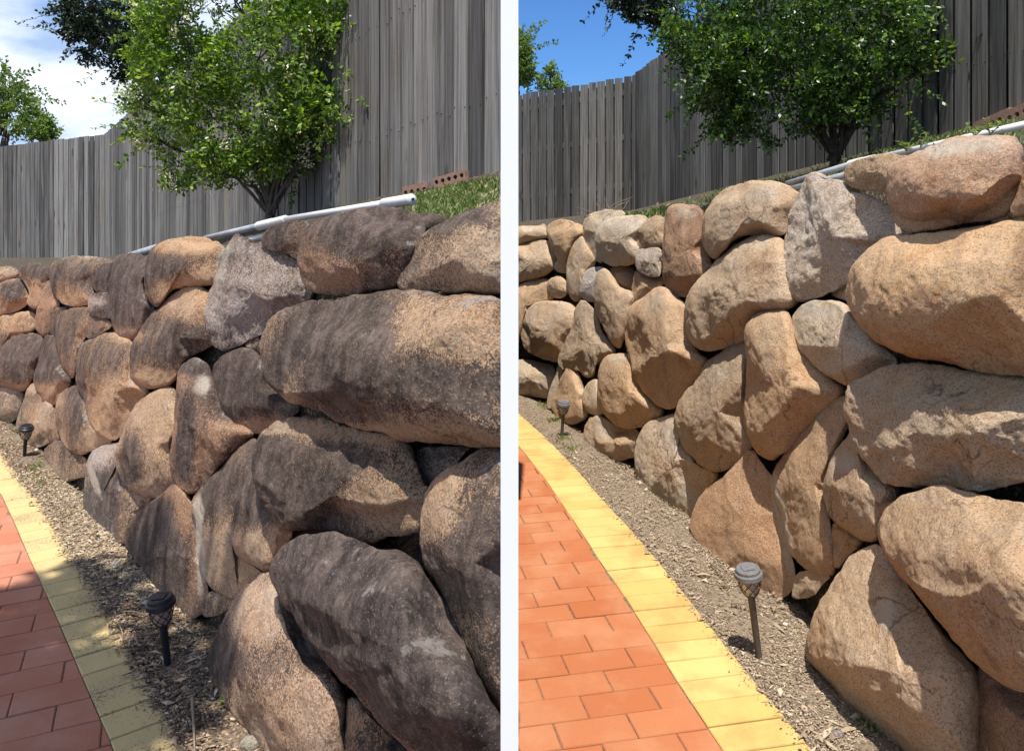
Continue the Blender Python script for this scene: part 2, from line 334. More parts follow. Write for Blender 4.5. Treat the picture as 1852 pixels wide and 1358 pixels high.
# ---------------------------------------------------------------- boulders
def boulder(side,poly,tint,mat,stain,zo,label,kind='r',bulge=.34,name='boulder',seed=0,group=None):
    poly=np.array(poly,float)
    rs=np.random.default_rng(1000+seed)
    it=3 if kind=='r' else 1; flat=('triangular' in label and 'slab' in label) or 'sliver' in label or 'white scar' in label
    sp=smooth_poly(poly,closed=True,it=it)
    # chaikin shrinks corners: push out a little
    c0=poly.mean(0); sp=c0+(sp-c0)*(1.005 if kind=='r' else .995)
    per=np.linalg.norm(np.diff(np.vstack([sp,sp[:1]]),axis=0),axis=1).sum()
    n=int(np.clip(per/3.2,48,420)); b=resample(sp,n)
    x,y=b[:,0],b[:,1]; x1,y1=np.roll(x,-1),np.roll(y,-1); cr=x*y1-x1*y; A=cr.sum()/2
    c=np.array([((x+x1)*cr).sum(),((y+y1)*cr).sum()])/(6*A); A=abs(A)
    # depth plane from the wall surface
    samp=np.vstack([resample(sp,14),c[None],.5*(c+resample(sp,8))])
    iD=1/march(side,samp); G=np.c_[np.ones(len(samp)),samp-c]
    co,*_=np.linalg.lstsq(G,iD,rcond=None); tilt=.80
    Dc=1/co[0]; 
    def plane(p):
        q=co[0]+tilt*((p-c)@co[1:]); return 1/np.clip(q,co[0]*.5,co[0]*2.0)
    eq=2*math.sqrt(A/math.pi)/F*Dc; Wm=2*A/per*2/F*Dc
    B=bulge*min(Wm*1.25,eq)*1.15*(.62 if flat else 1)
    rad=math.sqrt(A/math.pi)
    nr=int(np.clip(rad/2.4,10,100)); nb=8
    rr=np.sin(np.linspace(0,math.pi/2,nr+1))[1:]; 
    p_=2.05 if kind=='r' else (4.0 if flat else 2.6)
    rows=[];hh=[]
    ang=rs.uniform(0,6.28,8); K=4 if kind=='r' else 6
    cuts=[]
    for k in range(K):
        a=ang[k]+k*6.28/K; el=rs.uniform(.35,.9) if kind=='r' else rs.uniform(.45,1.15)
        dd=rs.uniform(.74,.93) if kind=='r' else rs.uniform(.62,.86)
        cuts.append((math.cos(a)*math.cos(el),math.sin(a)*math.cos(el),math.sin(el),dd))
    # ridged top plane, always a big facet tipped somewhere
    a0=rs.uniform(0,6.28); cuts.append((.35*math.cos(a0),.35*math.sin(a0),.93,.80 if kind=='a' else .93))
    dirs=(b-c)/np.linalg.norm(b-c,axis=1)[:,None]
    V=[];pix=[];H=[]
    for r in rr[:-1]:
        pp=c+(b-c)*r; h=(1-r**p_)**(1/p_)*np.ones(n); pix.append(pp);H.append(h)
    pix.append(b);H.append(np.zeros(n))
    for r in np.linspace(1,0,nb+1)[1:-1]:
        pix.append(c+(b-c)*math.sin(r*math.pi/2)**.8); H.append(-np.ones(n)*(1-(math.sin(r*math.pi/2)**.8)**2.2)**(1/2.2))
    pix=np.array(pix);H=np.array(H)
    ctr_h=1.0
    U=np.linalg.norm
    def cutf(pp,h,rv):
        u=(pp-c); u=u/(np.linalg.norm(u,axis=-1,keepdims=True)+1e-9)*rv; hm=h.copy()
        k=.03 if kind=='r' else .018
        for cx,cy,cz,dd in cuts:
            lim=(dd-cx*u[...,0]-cy*u[...,1])/cz
            m=np.minimum(hm,lim); t=np.clip(k-np.abs(hm-lim),0,None)/k; hm2=m-t*t*k*.25
            hm=np.where(h>0,np.maximum(hm2,.30*h),h)
        return hm
    rvv=np.array(list(rr[:-1])+[1.0]*(1+nb-1))[:,None,None]*np.ones((1,n,1))
    H=cutf(pix,H,rvv[:len(pix)]); ch=float(cutf(c[None],np.array([1.0]),np.zeros((1,1)))[0])
    D=plane(pix.reshape(-1,2)).reshape(H.shape)+zo
    D=D-np.where(H>0,B*H,B*1.25*H)
    D=np.maximum(D,.9)
    X=(pix[...,0]-CX)/F*D; Z=EYE-(pix[...,1]-HY)/F*D
    V=np.stack([X,D,Z],-1).reshape(-1,3)
    Df=float(plane(c[None])[0]+zo-B*ch); Db=float(plane(c[None])[0]+zo+B*1.25)
    V=np.vstack([V,[P(c[0],c[1],Df)],[P(c[0],c[1],Db)]])
    m=H.shape[0]; Q=[]; idx=np.arange(n); nx=(idx+1)%n
    flip = cr.sum()>0
    for i in range(m-1):
        q=np.stack([i*n+idx,i*n+nx,(i+1)*n+nx,(i+1)*n+idx],1); Q.append(q)
    Q=np.vstack(Q); T=np.vstack([np.stack([np.full(n,m*n),nx,idx],1), np.stack([np.full(n,m*n+1),(m-1)*n+idx,(m-1)*n+nx],1)])
    tri=np.vstack([Q[:,[0,1,2]],Q[:,[0,2,3]],T])
    if not flip: tri=tri[:,::-1]
    # outward check using centre
    fn=np.cross(V[tri[:,1]]-V[tri[:,0]],V[tri[:,2]]-V[tri[:,0]])
    ctr=V.mean(0)
    if ((V[tri].mean(1)-ctr)*fn).sum()<0: tri=tri[:,::-1]; fn=-fn
    vn=np.zeros_like(V)
    for k in range(3): np.add.at(vn,tri[:,k],fn)
    vn/=np.linalg.norm(vn,axis=1)[:,None]+1e-12
    off=rs.uniform(0,60,3)
    s=max(eq,.12)
    ro=1.0 if kind=='r' else (.45 if flat else 1.25)
    d=.035*s*ro*fbm(V*(1.7/s)+off,2)
    d+= .0065*min(s,.5)/.35*ro*fbm(V*11+off,3) 
    smo=.3 if ('smooth' in label or 'egg' in label or 'oval' in label) else 1.0
    rid=fbm(V*(7 if kind=='a' else 6)+off*2,4,True)
    msk=np.clip(gnoise(V*(2.2/s)+off*3)*2.2+(.35 if kind=='a' else -.05),0,1)
    d+= -smo*(.004 if flat else .017 if kind=='a' else .016)*min(s,.5)/.35*np.clip(.32-rid,0,1)*msk
    d+= .0022*fbm(V*42+off,2)*ro
    pt=gnoise(V*26+off); pt2=gnoise(V*58+off*1.7)
    rg=.55+.9*np.clip(gnoise(V*(2.5/s)+off*5)+.3,0,1)+(.5 if 'rough' in mat else 0)
    d+=rg*(-.0060*np.clip(np.abs(pt)-.12,0,.5)+.0034*fbm(V*17+off*.3,2)-.0034*np.clip(pt2-.08,0,.5))*(.6 if flat else 1)
    V=V+vn*d[:,None]
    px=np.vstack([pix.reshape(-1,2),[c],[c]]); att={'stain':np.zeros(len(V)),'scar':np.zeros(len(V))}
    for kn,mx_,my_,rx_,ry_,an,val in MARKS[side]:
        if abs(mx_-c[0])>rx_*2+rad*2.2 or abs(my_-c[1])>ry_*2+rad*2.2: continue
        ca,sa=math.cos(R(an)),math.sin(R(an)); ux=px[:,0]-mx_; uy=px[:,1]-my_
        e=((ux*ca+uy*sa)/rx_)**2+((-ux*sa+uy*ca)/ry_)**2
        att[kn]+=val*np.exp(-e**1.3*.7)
    ctr=V.mean(0)
    o=mesh_obj(name,V,tri,M[mat],None,True,ctr)
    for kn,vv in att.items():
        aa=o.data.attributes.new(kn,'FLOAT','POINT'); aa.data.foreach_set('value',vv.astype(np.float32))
    o.color=(tint[0],tint[1],tint[2],stain)
    tag(o,label,'boulder' if name=='boulder' else name.replace('_',' '),group)
    return o
TAN=(.46,.335,.205); ORA=(.46,.305,.165); PALE=(.52,.415,.28); GREY=(.44,.40,.345); BRN=(.36,.22,.125); DKB=(.25,.17,.11)
GL='boulders stacked in the dark stained retaining wall'; GRR='boulders stacked in the cleaned tan retaining wall'
BL=[
("(-25,483) (20,481) (34,487) (36,495) (30,503) (8,511) (-25,514)",TAN,'stain',-.15,.0,'r',"flat pinkish capstone at the far top end of the stained wall against the fence"),
("(-25,514) (0,511) (36,501) (47,515) (56,535) (53,547) (40,561) (12,569) (-25,574)",ORA,'stain',-.02,.0,'r',"purple and orange boulder under the flat capstone at the far end of the stained wall"),
("(34,488) (42,477) (60,473) (76,477) (88,485) (91,500) (84,512) (76,530) (70,560) (55,558) (46,549) (55,533) (45,513) (35,499)",ORA,'stain',-.02,-.04,'r',"round headed boulder tapering to a narrow foot near the stained wall's far end"),
("(72,520) (88,503) (96,520) (107,540) (109,562) (96,577) (93,600) (86,610) (70,604) (62,590) (66,560) (69,535)",BRN,'stain',-.05,.02,'r',"tall narrow brown boulder below left of the barrel shaped capstone on the stained wall"),
("(90,486) (98,470) (128,462) (162,463) (205,468) (203,484) (150,490) (98,500)",PALE,'stain',-.35,.14,'r',"flat pale pink slab lying behind the barrel shaped capstone of the stained wall"),
("(88,490) (96,474) (112,468) (160,470) (176,474) (184,484) (172,502) (169,520) (173,536) (163,546) (161,554) (135,556) (113,551) (99,536) (90,512)",ORA,'stain',.0,-.03,'r',"grey topped barrel shaped capstone with orange underside on the stained wall"),
("(170,492) (184,478) (203,474) (206,500) (201,532) (176,533) (165,516)",DKB,'stainrough',.05,.02,'a',"small blackish rough rock wedged beside the tall dark purple upright boulder"),
("(159,533) (175,529) (201,529) (203,560) (200,579) (188,576) (175,574) (162,570) (159,552)",GREY,'stainrough',-.12,-.02,'a',"small square speckled grey block under the blackish rock in the stained wall"),
("(160,568) (175,572) (200,579) (204,592) (186,602) (171,612) (155,614) (157,590)",ORA,'stain',-.1,.03,'a',"small brown rock directly beneath the square grey block in the stained wall"),
("(203,474) (214,461) (238,456) (262,462) (272,480) (263,507) (266,538) (284,558) (273,582) (252,606) (240,617) (214,615) (206,600) (197,567) (197,520) (200,494)",(.30,.18,.12),'stain',.12,-.03,'r',"tall dark purple upright boulder tapering to a brown toe in the stained wall's top row"),
("(260,482) (270,455) (290,439) (320,430) (345,426) (376,430) (397,441) (410,456) (406,482) (400,502) (386,520) (341,517) (315,523) (300,536) (291,552) (281,557) (264,540) (258,510)",ORA,'stain',-.02,-.04,'r',"rounded capstone with sunlit pink crown just below the lower end of the grey pipe"),
("(298,545) (318,525) (343,517) (370,519) (388,530) (398,560) (404,600) (396,619) (376,629) (352,640) (332,660) (318,691) (286,706) (255,699) (236,686) (233,650) (239,620) (258,590) (278,562)",ORA,'stain',-.04,-.02,'r',"large leaning boulder with bare pink upper slope beneath the pink crowned capstone"),
("(420,424) (430,419) (446,428) (462,436) (477,436) (500,450) (545,468) (565,500) (566,545) (532,552) (506,571) (486,601) (461,616) (426,631) (400,636) (384,628) (371,602) (366,578) (373,545) (380,520) (383,500) (395,470) (409,445)",GREY,'stainrough',-.05,.0,'a',"angular grey boulder with black and white mottled left face below the white pipe coupling"),
("(472,428) (490,410) (520,401) (548,397) (565,410) (562,455) (543,464) (520,458) (500,455) (480,452) (473,441)",BRN,'stainrough',.05,-.06,'a',"small dark overhanging shelf rock under the white pipe beside the big dark block"),
("(537,440) (544,415) (580,394) (620,382) (660,376) (702,375) (746,380) (767,400) (768,422) (762,450) (746,480) (731,506) (720,519) (690,526) (620,534) (576,534) (551,521) (539,480)",BRN,'stain',.14,-.05,'r',"large blocky dark brown capstone under the open end of the white pipe"),
("(742,388) (768,382) (800,388) (815,400) (792,420) (762,434) (748,422)",PALE,'stain',-.2,.08,'r',"pale saddle shaped rock between the two largest capstones of the stained wall"),
("(733,472) (750,436) (773,416) (800,400) (840,380) (880,368) (914,363) (924,390) (926,450) (922,500) (916,532) (870,531) (800,528) (741,525) (718,520) (723,497)",TAN,'stain',.02,-.03,'r',"capstone with a vertical crack beside the white gutter strip on the stained wall"),
("(464,615) (478,585) (508,560) (558,543) (600,537) (680,529) (720,526) (760,525) (850,530) (915,536) (924,600) (926,700) (922,790) (914,807) (860,806) (760,799) (680,781) (620,763) (560,741) (520,731) (494,706) (478,681) (466,641)",TAN,'stain',.04,-.08,'r',"huge horizontal slab boulder streaked purple black, largest in the stained wall"),
("(381,680) (389,655) (409,637) (435,629) (462,632) (480,655) (496,690) (518,715) (543,735) (536,752) (511,771) (481,781) (465,786) (438,776) (409,756) (389,721)",BRN,'stain',.20,.0,'r',"egg shaped blackish boulder left of the huge purple black slab"),
("(441,627) (455,612) (470,603) (474,640) (456,640)",PALE,'stain',-.5,.02,'a',"tiny pale chip wedged between the mottled grey boulder and the huge slab"),
("(316,690) (321,665) (339,649) (360,646) (379,657) (390,690) (397,720) (421,750) (453,772) (466,787) (441,802) (416,827) (391,857) (366,882) (345,891) (324,882) (309,862) (305,830) (310,790) (316,750)",BRN,'stain',.06,-.05,'r',"tall upright boulder with a black streak down its front and a pale patch above"),
("(238,741) (261,716) (290,702) (320,699) (327,740) (322,800) (313,830) (322,862) (327,877) (311,894) (285,904) (258,902) (229,882) (211,852) (205,825) (213,800) (228,766)",TAN,'stain',-.06,-.02,'r',"broad drop shaped boulder mottled purple and orange, immediately left of the tall streaked upright boulder"),
("(138,640) (149,620) (174,608) (206,597) (241,617) (248,640) (241,665) (248,692) (272,705) (263,718) (241,747) (226,782) (210,798) (189,792) (171,777) (159,746) (149,721) (139,700) (134,670)",ORA,'stain',-.10,-.05,'r',"large rust orange boulder with a pointed chin below the tall dark purple upright boulder"),
("(83,576) (91,560) (106,554) (122,557) (128,575) (113,592) (105,612) (91,607) (85,588)",BRN,'stain',-.08,.03,'r',"small rounded brown boulder tucked under the barrel shaped capstone"),
("(101,601) (105,573) (116,560) (140,555) (162,556) (168,576) (160,602) (151,617) (142,641) (139,667) (133,687) (119,672) (107,651) (101,630)",ORA,'stain',-.05,.0,'r',"long grey brown tapering boulder left of the rust orange boulder"),
("(-25,577) (20,567) (62,561) (69,577) (66,602) (42,607) (17,617) (2,642) (-25,655)",ORA,'stain',-.25,.02,'r',"flat orange boulder at the far left edge above the striped brown boulder"),
("(-3,642) (9,614) (30,604) (60,602) (82,610) (79,640) (74,661) (63,682) (53,702) (40,709) (13,699) (-25,690) (-25,650)",BRN,'stain',.06,-.03,'r',"wide brown boulder with vertical stripes at the left edge of the stained wall"),
("(76,612) (90,605) (104,612) (107,640) (117,660) (134,689) (121,702) (106,722) (98,735) (84,735) (72,721) (63,700) (60,688) (67,655)",BRN,'stain',.04,-.01,'r',"grey purple wedge boulder with an orange toe beside the striped brown boulder"),
("(50,699) (62,690) (74,700) (63,717) (53,724) (47,762) (39,778) (27,782) (31,755) (43,720)",PALE,'stain',-.35,-.02,'a',"thin pale upright sliver of rock behind the far solar light"),
("(-25,690) (10,696) (46,706) (47,722) (37,747) (29,762) (0,768) (-25,766)",PALE,'stain',-.25,.05,'r',"dusty pale foundation rock at the left edge of the stained wall"),
("(50,730) (60,714) (73,711) (83,725) (98,735) (104,760) (107,792) (86,804) (65,811) (49,803) (41,781) (44,750)",TAN,'stain',-.12,-.02,'r',"upright brown foundation boulder directly behind the far solar light"),
("(78,756) (89,740) (101,734) (110,760) (113,797) (95,803) (82,792)",BRN,'stain',-.02,.02,'r',"small purple brown boulder squeezed beside the dark striped round boulder"),
("(100,740) (107,715) (124,698) (141,696) (158,715) (168,750) (183,780) (208,797) (191,807) (165,817) (145,823) (124,814) (107,792) (99,766)",TAN,'stain',-.02,-.03,'r',"round boulder with dark vertical stripes and ochre base above the shaded soil"),
("(78,815) (89,800) (108,794) (121,806) (141,820) (160,830) (162,862) (126,872) (100,876) (86,864) (78,840)",TAN,'stain',-.25,.02,'a',"low tan foundation rock half buried in soil below the dark striped round boulder"),
("(154,850) (159,825) (170,811) (216,796) (226,810) (212,830) (219,860) (232,882) (223,902) (213,944) (207,982) (175,978) (153,945) (149,910) (151,880)",GREY,'stain',-.08,.02,'a',"grey foundation slab with a white scar along its left edge"),
("(204,962) (209,920) (221,884) (230,874) (247,893) (272,901) (286,905) (267,917) (248,937) (235,962) (227,980) (211,990)",TAN,'stain',-.32,.03,'a',"small plain tan foundation rock right of the scarred grey slab"),
("(226,960) (239,934) (264,914) (289,896) (316,871) (332,884) (348,905) (353,930) (363,950) (361,1000) (368,1040) (379,1062) (372,1108) (346,1124) (313,1119) (288,1078) (263,1033) (238,1008) (223,987)",BRN,'stain',.06,.0,'a',"large triangular flat faced slab with purple bands behind the near solar light"),
("(343,910) (359,884) (384,859) (410,834) (441,803) (463,787) (474,830) (465,880) (446,930) (434,962) (428,1000) (432,1050) (434,1083) (405,1081) (379,1062) (361,1032) (355,990) (356,950) (346,930)",TAN,'stain',.0,-.03,'r',"long upright boulder leaning between the triangular slab and the bulging brown boulder"),
("(438,860) (454,829) (472,849) (504,920) (535,960) (518,988) (498,1007) (491,1039) (455,1023) (424,1002) (412,971) (413,935) (424,900)",TAN,'stain',-.06,-.03,'r',"bulging boulder with purple shoulder and clean tan belly left of the rough shelf boulder"),
("(455,820) (461,794) (479,771) (510,756) (540,749) (570,752) (620,764) (680,784) (730,799) (752,840) (768,870) (785,880) (778,922) (764,957) (735,964) (700,974) (665,984) (640,982) (620,968) (590,961) (545,958) (510,957) (488,931) (463,891) (453,860)",TAN,'stainrough',.02,-.06,'a',"big rough grey brown boulder with ragged lower edge under the huge slab"),
("(742,826) (763,807) (800,804) (832,805) (854,810) (838,822) (822,847) (790,874) (768,878) (748,868) (740,848)",GREY,'stainrough',-.35,.05,'a',"small clean greenish grey chock stone beneath the huge slab"),
("(764,900) (779,870) (819,839) (869,814) (914,806) (924,880) (926,1050) (924,1220) (915,1298) (889,1263) (859,1223) (839,1193) (808,1122) (788,1062) (764,1022) (758,960)",TAN,'stain',-.04,-.05,'r',"tall speckled boulder with ochre left shoulder beside the white gutter strip"),
("(485,1045) (490,1010) (514,985) (550,967) (590,962) (640,974) (700,994) (747,1008) (782,1050) (805,1092) (835,1152) (866,1212) (902,1282) (922,1325) (924,1395) (880,1420) (790,1400) (735,1364) (697,1322) (647,1262) (597,1212) (557,1142) (507,1082)",(.20,.14,.115),'stain',.20,-.08,'r',"giant smooth purple black egg shaped boulder at the lower right of the stained wall"),
("(600,975) (640,960) (700,945) (775,930) (800,1000) (800,1085) (740,1050) (680,1020)",TAN,'stain',-.05,.18,'r',"brown rock seen in the dark gap above the giant purple black boulder"),
("(372,1180) (393,1140) (414,1099) (440,1059) (470,1042) (495,1039) (516,1080) (551,1130) (596,1200) (627,1250) (632,1300) (630,1400) (570,1440) (480,1420) (437,1345) (398,1275) (375,1225)",(.50,.37,.24),'stain',-.12,.02,'r',"big pale tan foundation boulder with a black smudge on its left side"),
("(621,1290) (630,1256) (652,1262) (706,1325) (760,1375) (800,1430) (615,1440)",TAN,'stainrough',-.14,.04,'a',"grey tan rock at the bottom edge under the giant purple black boulder"),
("(425,1010) (431,999) (452,1015) (482,1040) (461,1058) (440,1073) (426,1062)",ORA,'stain',-.15,.02,'a',"small orange brown wedge stone between the bulging boulder and the pale foundation boulder"),
("(367,1086) (376,1068) (400,1071) (429,1080) (412,1102) (396,1113) (364,1118)",TAN,'stain',-.25,.0,'a',"small triangular stone in the soil right of the triangular slab"),
]
BR=[
("(915,412) (945,408) (975,408) (992,413) (996,430) (975,434) (960,435) (940,443) (915,450)",TAN,'clean',.0,.0,'r',"flat capstone at the far left end of the cleaned wall"),
("(967,411) (984,403) (991,412) (978,416)",GREY,'clean',.0,.05,'a',"small grey chip sitting on the far left capstone of the cleaned wall"),
("(915,452) (950,440) (970,433) (996,435) (1007,450) (1014,467) (1004,487) (991,498) (960,506) (937,513) (915,518)",TAN,'clean',.0,.0,'r',"tan boulder beneath the flat far left capstone of the cleaned wall"),
("(987,413) (997,401) (1015,396) (1036,401) (1057,408) (1063,420) (1047,432) (1037,442) (1030,470) (1023,492) (1011,477) (999,452) (990,432)",ORA,'clean',.0,-.04,'r',"lumpy round headed boulder narrowing downward, second capstone from the far left of the cleaned wall"),
("(1001,479) (1013,465) (1026,475) (1028,494) (1015,495) (1003,489)",TAN,'clean',.0,.02,'r',"little brown stone in the gap beneath the lumpy round headed boulder"),
("(1054,424) (1066,450) (1077,465) (1078,480) (1063,500) (1052,520) (1056,540) (1041,548) (1029,532) (1023,510) (1025,480) (1033,442) (1044,430)",TAN,'clean',.0,.0,'r',"tall slim boulder standing right of the lumpy round headed boulder"),
("(1054,402) (1068,386) (1095,379) (1122,379) (1136,389) (1112,397) (1095,408) (1086,430) (1086,460) (1092,480) (1076,472) (1062,450) (1053,425)",PALE,'clean',.0,.04,'r',"pale arched boulder behind the pale drum shaped capstone under the dry twigs"),
("(1074,430) (1084,408) (1104,394) (1140,389) (1166,389) (1178,400) (1163,420) (1156,450) (1154,480) (1110,482) (1091,477) (1077,456)",PALE,'clean',.0,-.04,'r',"pale drum shaped capstone with sunlit flat top on the cleaned wall"),
("(1151,412) (1173,395) (1196,387) (1207,400) (1203,430) (1201,452) (1149,454) (1153,430)",TAN,'cleanrough',.0,.0,'r',"rough tan boulder between the drum shaped capstone and the upright brown faced one"),
("(1147,453) (1170,448) (1196,448) (1198,470) (1197,500) (1180,502) (1155,494) (1147,475)",(.52,.44,.34),'cleanrough',.0,-.04,'a',"square fresh broken grey block near the top of the cleaned wall"),
("(1147,490) (1156,492) (1182,501) (1200,499) (1206,512) (1183,528) (1162,543) (1145,556) (1141,530)",ORA,'clean',.0,.03,'a',"ochre rock directly below the square grey block"),
("(988,511) (999,500) (1015,499) (1026,510) (1030,526) (1023,537) (1005,541) (992,530)",TAN,'clean',.0,-.01,'r',"small round tan stone above the big oval boulder near the far left"),
("(915,520) (960,507) (990,501) (1003,520) (1006,541) (986,547) (967,557) (952,572) (942,602) (938,628) (915,640)",ORA,'clean',.0,.02,'r',"brown boulder cut by the left edge of the cleaned wall above the big oval one"),
("(941,600) (948,570) (963,550) (990,543) (1021,545) (1043,551) (1048,590) (1038,622) (1012,657) (990,652) (960,642) (943,627)",TAN,'clean',.0,-.04,'r',"big oval flat faced boulder near the far left of the cleaned wall"),
("(1045,515) (1054,495) (1070,483) (1097,482) (1092,510) (1079,532) (1077,550) (1055,542) (1046,531)",GREY,'clean',.0,-.01,'r',"small rounded greyish boulder under the pale drum shaped capstone"),
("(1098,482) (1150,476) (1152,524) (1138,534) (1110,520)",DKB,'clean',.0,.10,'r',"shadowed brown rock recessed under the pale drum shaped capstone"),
("(1075,500) (1084,488) (1098,486) (1111,505) (1126,523) (1144,525) (1149,550) (1143,582) (1128,618) (1120,633) (1104,620) (1093,596) (1083,576) (1076,560) (1075,530)",TAN,'clean',.0,-.03,'r',"saddle topped tan boulder with a split lower lobe in the middle of the far section"),
("(1038,557) (1055,540) (1067,553) (1080,565) (1088,595) (1103,620) (1118,636) (1103,643) (1082,657) (1077,682) (1060,685) (1044,668) (1020,674) (1006,657) (1013,635) (1028,610) (1035,580)",TAN,'cleanrough',.0,.0,'a',"forked double lobed boulder right of the big oval one"),
("(1137,562) (1149,545) (1175,527) (1201,514) (1218,540) (1243,545) (1254,600) (1259,637) (1290,650) (1264,692) (1242,722) (1215,740) (1194,737) (1173,722) (1153,692) (1137,650) (1130,603)",ORA,'clean',.0,-.05,'r',"large smooth brown boulder with pale sunlit brow and pointed chin in the cleaned wall"),
("(1204,386) (1214,370) (1240,367) (1272,374) (1278,400) (1275,440) (1284,470) (1294,482) (1272,512) (1256,537) (1220,540) (1204,522) (1195,490) (1196,440)",BRN,'clean',.05,-.03,'r',"upright capstone with dark reddish right side left of the rounded sunlit capstone"),
("(1268,411) (1281,370) (1305,344) (1340,329) (1380,324) (1416,329) (1442,344) (1452,361) (1439,392) (1423,428) (1390,425) (1350,427) (1325,437) (1311,452) (1295,472) (1278,462) (1267,436)",TAN,'clean',.0,-.04,'r',"rounded sunlit capstone at the lower end of the grey pipe on the cleaned wall"),
("(1284,490) (1310,455) (1340,430) (1370,421) (1406,424) (1424,440) (1435,500) (1446,542) (1433,558) (1392,573) (1363,602) (1347,622) (1300,634) (1269,637) (1246,616) (1238,580) (1241,545) (1258,515)",TAN,'clean',.0,-.04,'r',"large smooth leaning boulder directly under the rounded sunlit capstone"),
("(1453,332) (1469,311) (1495,319) (1526,324) (1545,345) (1570,352) (1605,372) (1622,400) (1636,432) (1592,448) (1563,472) (1548,502) (1522,523) (1480,541) (1450,548) (1428,532) (1410,502) (1408,470) (1418,430) (1428,380)",(.60,.49,.36),'cleanrough',.0,.0,'a',"rough broken pale grey boulder, most angular in the cleaned wall"),
("(1525,312) (1544,290) (1580,280) (1612,279) (1644,277) (1650,300) (1630,347) (1580,347) (1545,343) (1528,331)",ORA,'cleanrough',.0,-.08,'a',"small overhanging shelf rock under the white pipe coupling on the cleaned wall"),
("(1602,320) (1610,299) (1645,279) (1690,261) (1720,250) (1770,245) (1822,243) (1850,256) (1855,290) (1847,342) (1833,382) (1800,397) (1740,407) (1680,420) (1640,424) (1613,407) (1605,370)",(.43,.26,.15),'clean',.03,-.06,'r',"large brown faced capstone with bleached top just under the white pipe"),
("(1845,300) (1856,289) (1960,280) (1960,395) (1850,395) (1826,387) (1833,350) (1846,320)",BRN,'clean',.0,-.04,'r',"brown boulder cut by the right edge beside the bleached top capstone"),
("(1531,520) (1544,480) (1575,450) (1610,434) (1660,424) (1700,419) (1740,417) (1790,403) (1830,397) (1960,399) (1960,690) (1830,684) (1780,674) (1710,657) (1650,642) (1600,627) (1569,602) (1543,577) (1533,546)",(.52,.33,.165),'clean',.0,-.06,'r',"huge speckled oval boulder, widest in the cleaned wall at its right edge"),
("(1791,402) (1799,388) (1820,385) (1836,395) (1834,410) (1797,414)",BRN,'cleanrough',.0,-.02,'a',"small brown stone lodged on top of the huge speckled oval boulder"),
("(1499,533) (1514,515) (1535,501) (1542,530) (1540,546) (1515,540)",PALE,'clean',.0,.02,'a',"small pale chip between the broken grey boulder and the huge oval boulder"),
("(1429,580) (1439,560) (1465,545) (1496,542) (1532,549) (1545,575) (1565,600) (1605,630) (1628,657) (1604,683) (1572,703) (1545,706) (1514,693) (1473,662) (1443,631)",PALE,'clean',.0,-.06,'r',"medium egg shaped pale boulder tucked left of the huge speckled oval boulder"),
("(1347,590) (1364,568) (1390,557) (1427,559) (1439,600) (1455,637) (1495,677) (1530,702) (1524,722) (1484,752) (1453,783) (1428,813) (1400,833) (1374,823) (1353,797) (1343,760) (1348,720) (1355,670) (1349,630)",ORA,'clean',.0,-.04,'r',"tall hooked boulder below left of the egg shaped pale one"),
("(1264,672) (1288,645) (1330,624) (1356,620) (1361,680) (1354,720) (1351,760) (1361,797) (1361,815) (1335,843) (1304,855) (1263,843) (1238,812) (1220,777) (1220,750) (1238,710) (1256,690)",TAN,'cleanrough',.0,-.01,'r',"chipped teardrop boulder with a scooped hollow, left of the tall hooked boulder"),
("(1081,670) (1093,645) (1115,637) (1143,639) (1156,670) (1171,710) (1208,745) (1182,768) (1155,777) (1119,775) (1093,752) (1081,720)",ORA,'clean',.0,-.02,'r',"round golden boulder at mid height above the small sunlit wedge rock"),
("(1053,711) (1064,690) (1082,681) (1090,720) (1099,752) (1072,753) (1054,737)",PALE,'clean',.0,.0,'r',"small pale rounded boulder left of the round golden boulder"),
("(998,722) (1016,675) (1029,661) (1043,664) (1053,690) (1060,715) (1068,752) (1040,768) (1013,766) (996,742)",ORA,'clean',.0,-.01,'r',"pointed brown foundation boulder directly behind the far solar light of the cleaned wall"),
("(1010,654) (1022,668) (1017,702) (1001,738) (988,742) (991,710) (1003,680)",PALE,'clean',.0,-.01,'a',"thin leaning sliver of rock left of the pointed brown foundation boulder"),
("(915,652) (950,649) (975,654) (1003,659) (1008,680) (998,707) (990,724) (960,715) (915,722)",PALE,'clean',.0,.04,'r',"dusty foundation rock at the far left edge of the cleaned wall"),
("(1054,775) (1064,757) (1078,751) (1100,760) (1122,773) (1160,775) (1163,820) (1130,832) (1088,836) (1057,819)",(.50,.36,.22),'clean',.0,.0,'a',"small sunlit wedge rock half buried in the soil beneath the round golden boulder"),
("(1152,800) (1161,775) (1175,761) (1211,747) (1239,745) (1233,770) (1244,800) (1269,840) (1304,853) (1299,872) (1273,893) (1252,948) (1223,942) (1187,906) (1151,868) (1147,832)",PALE,'clean',.0,.03,'a',"cream white foundation rock with a broad sunlit top near the path"),
("(1250,930) (1266,889) (1300,868) (1330,838) (1359,806) (1379,840) (1402,865) (1409,900) (1423,940) (1429,990) (1442,1040) (1433,1074) (1405,1088) (1373,1085) (1327,1055) (1287,1005) (1252,970) (1245,946)",(.50,.31,.17),'clean',.0,.0,'a',"large triangular orange slab with a white edge behind the near solar light"),
("(1396,860) (1413,825) (1440,789) (1465,764) (1482,740) (1524,713) (1552,710) (1541,762) (1526,802) (1506,852) (1497,900) (1505,950) (1507,1002) (1512,1040) (1480,1039) (1443,1023) (1423,987) (1416,930) (1400,891)",ORA,'clean',.0,-.01,'r',"long leaning boulder right of the triangular orange slab"),
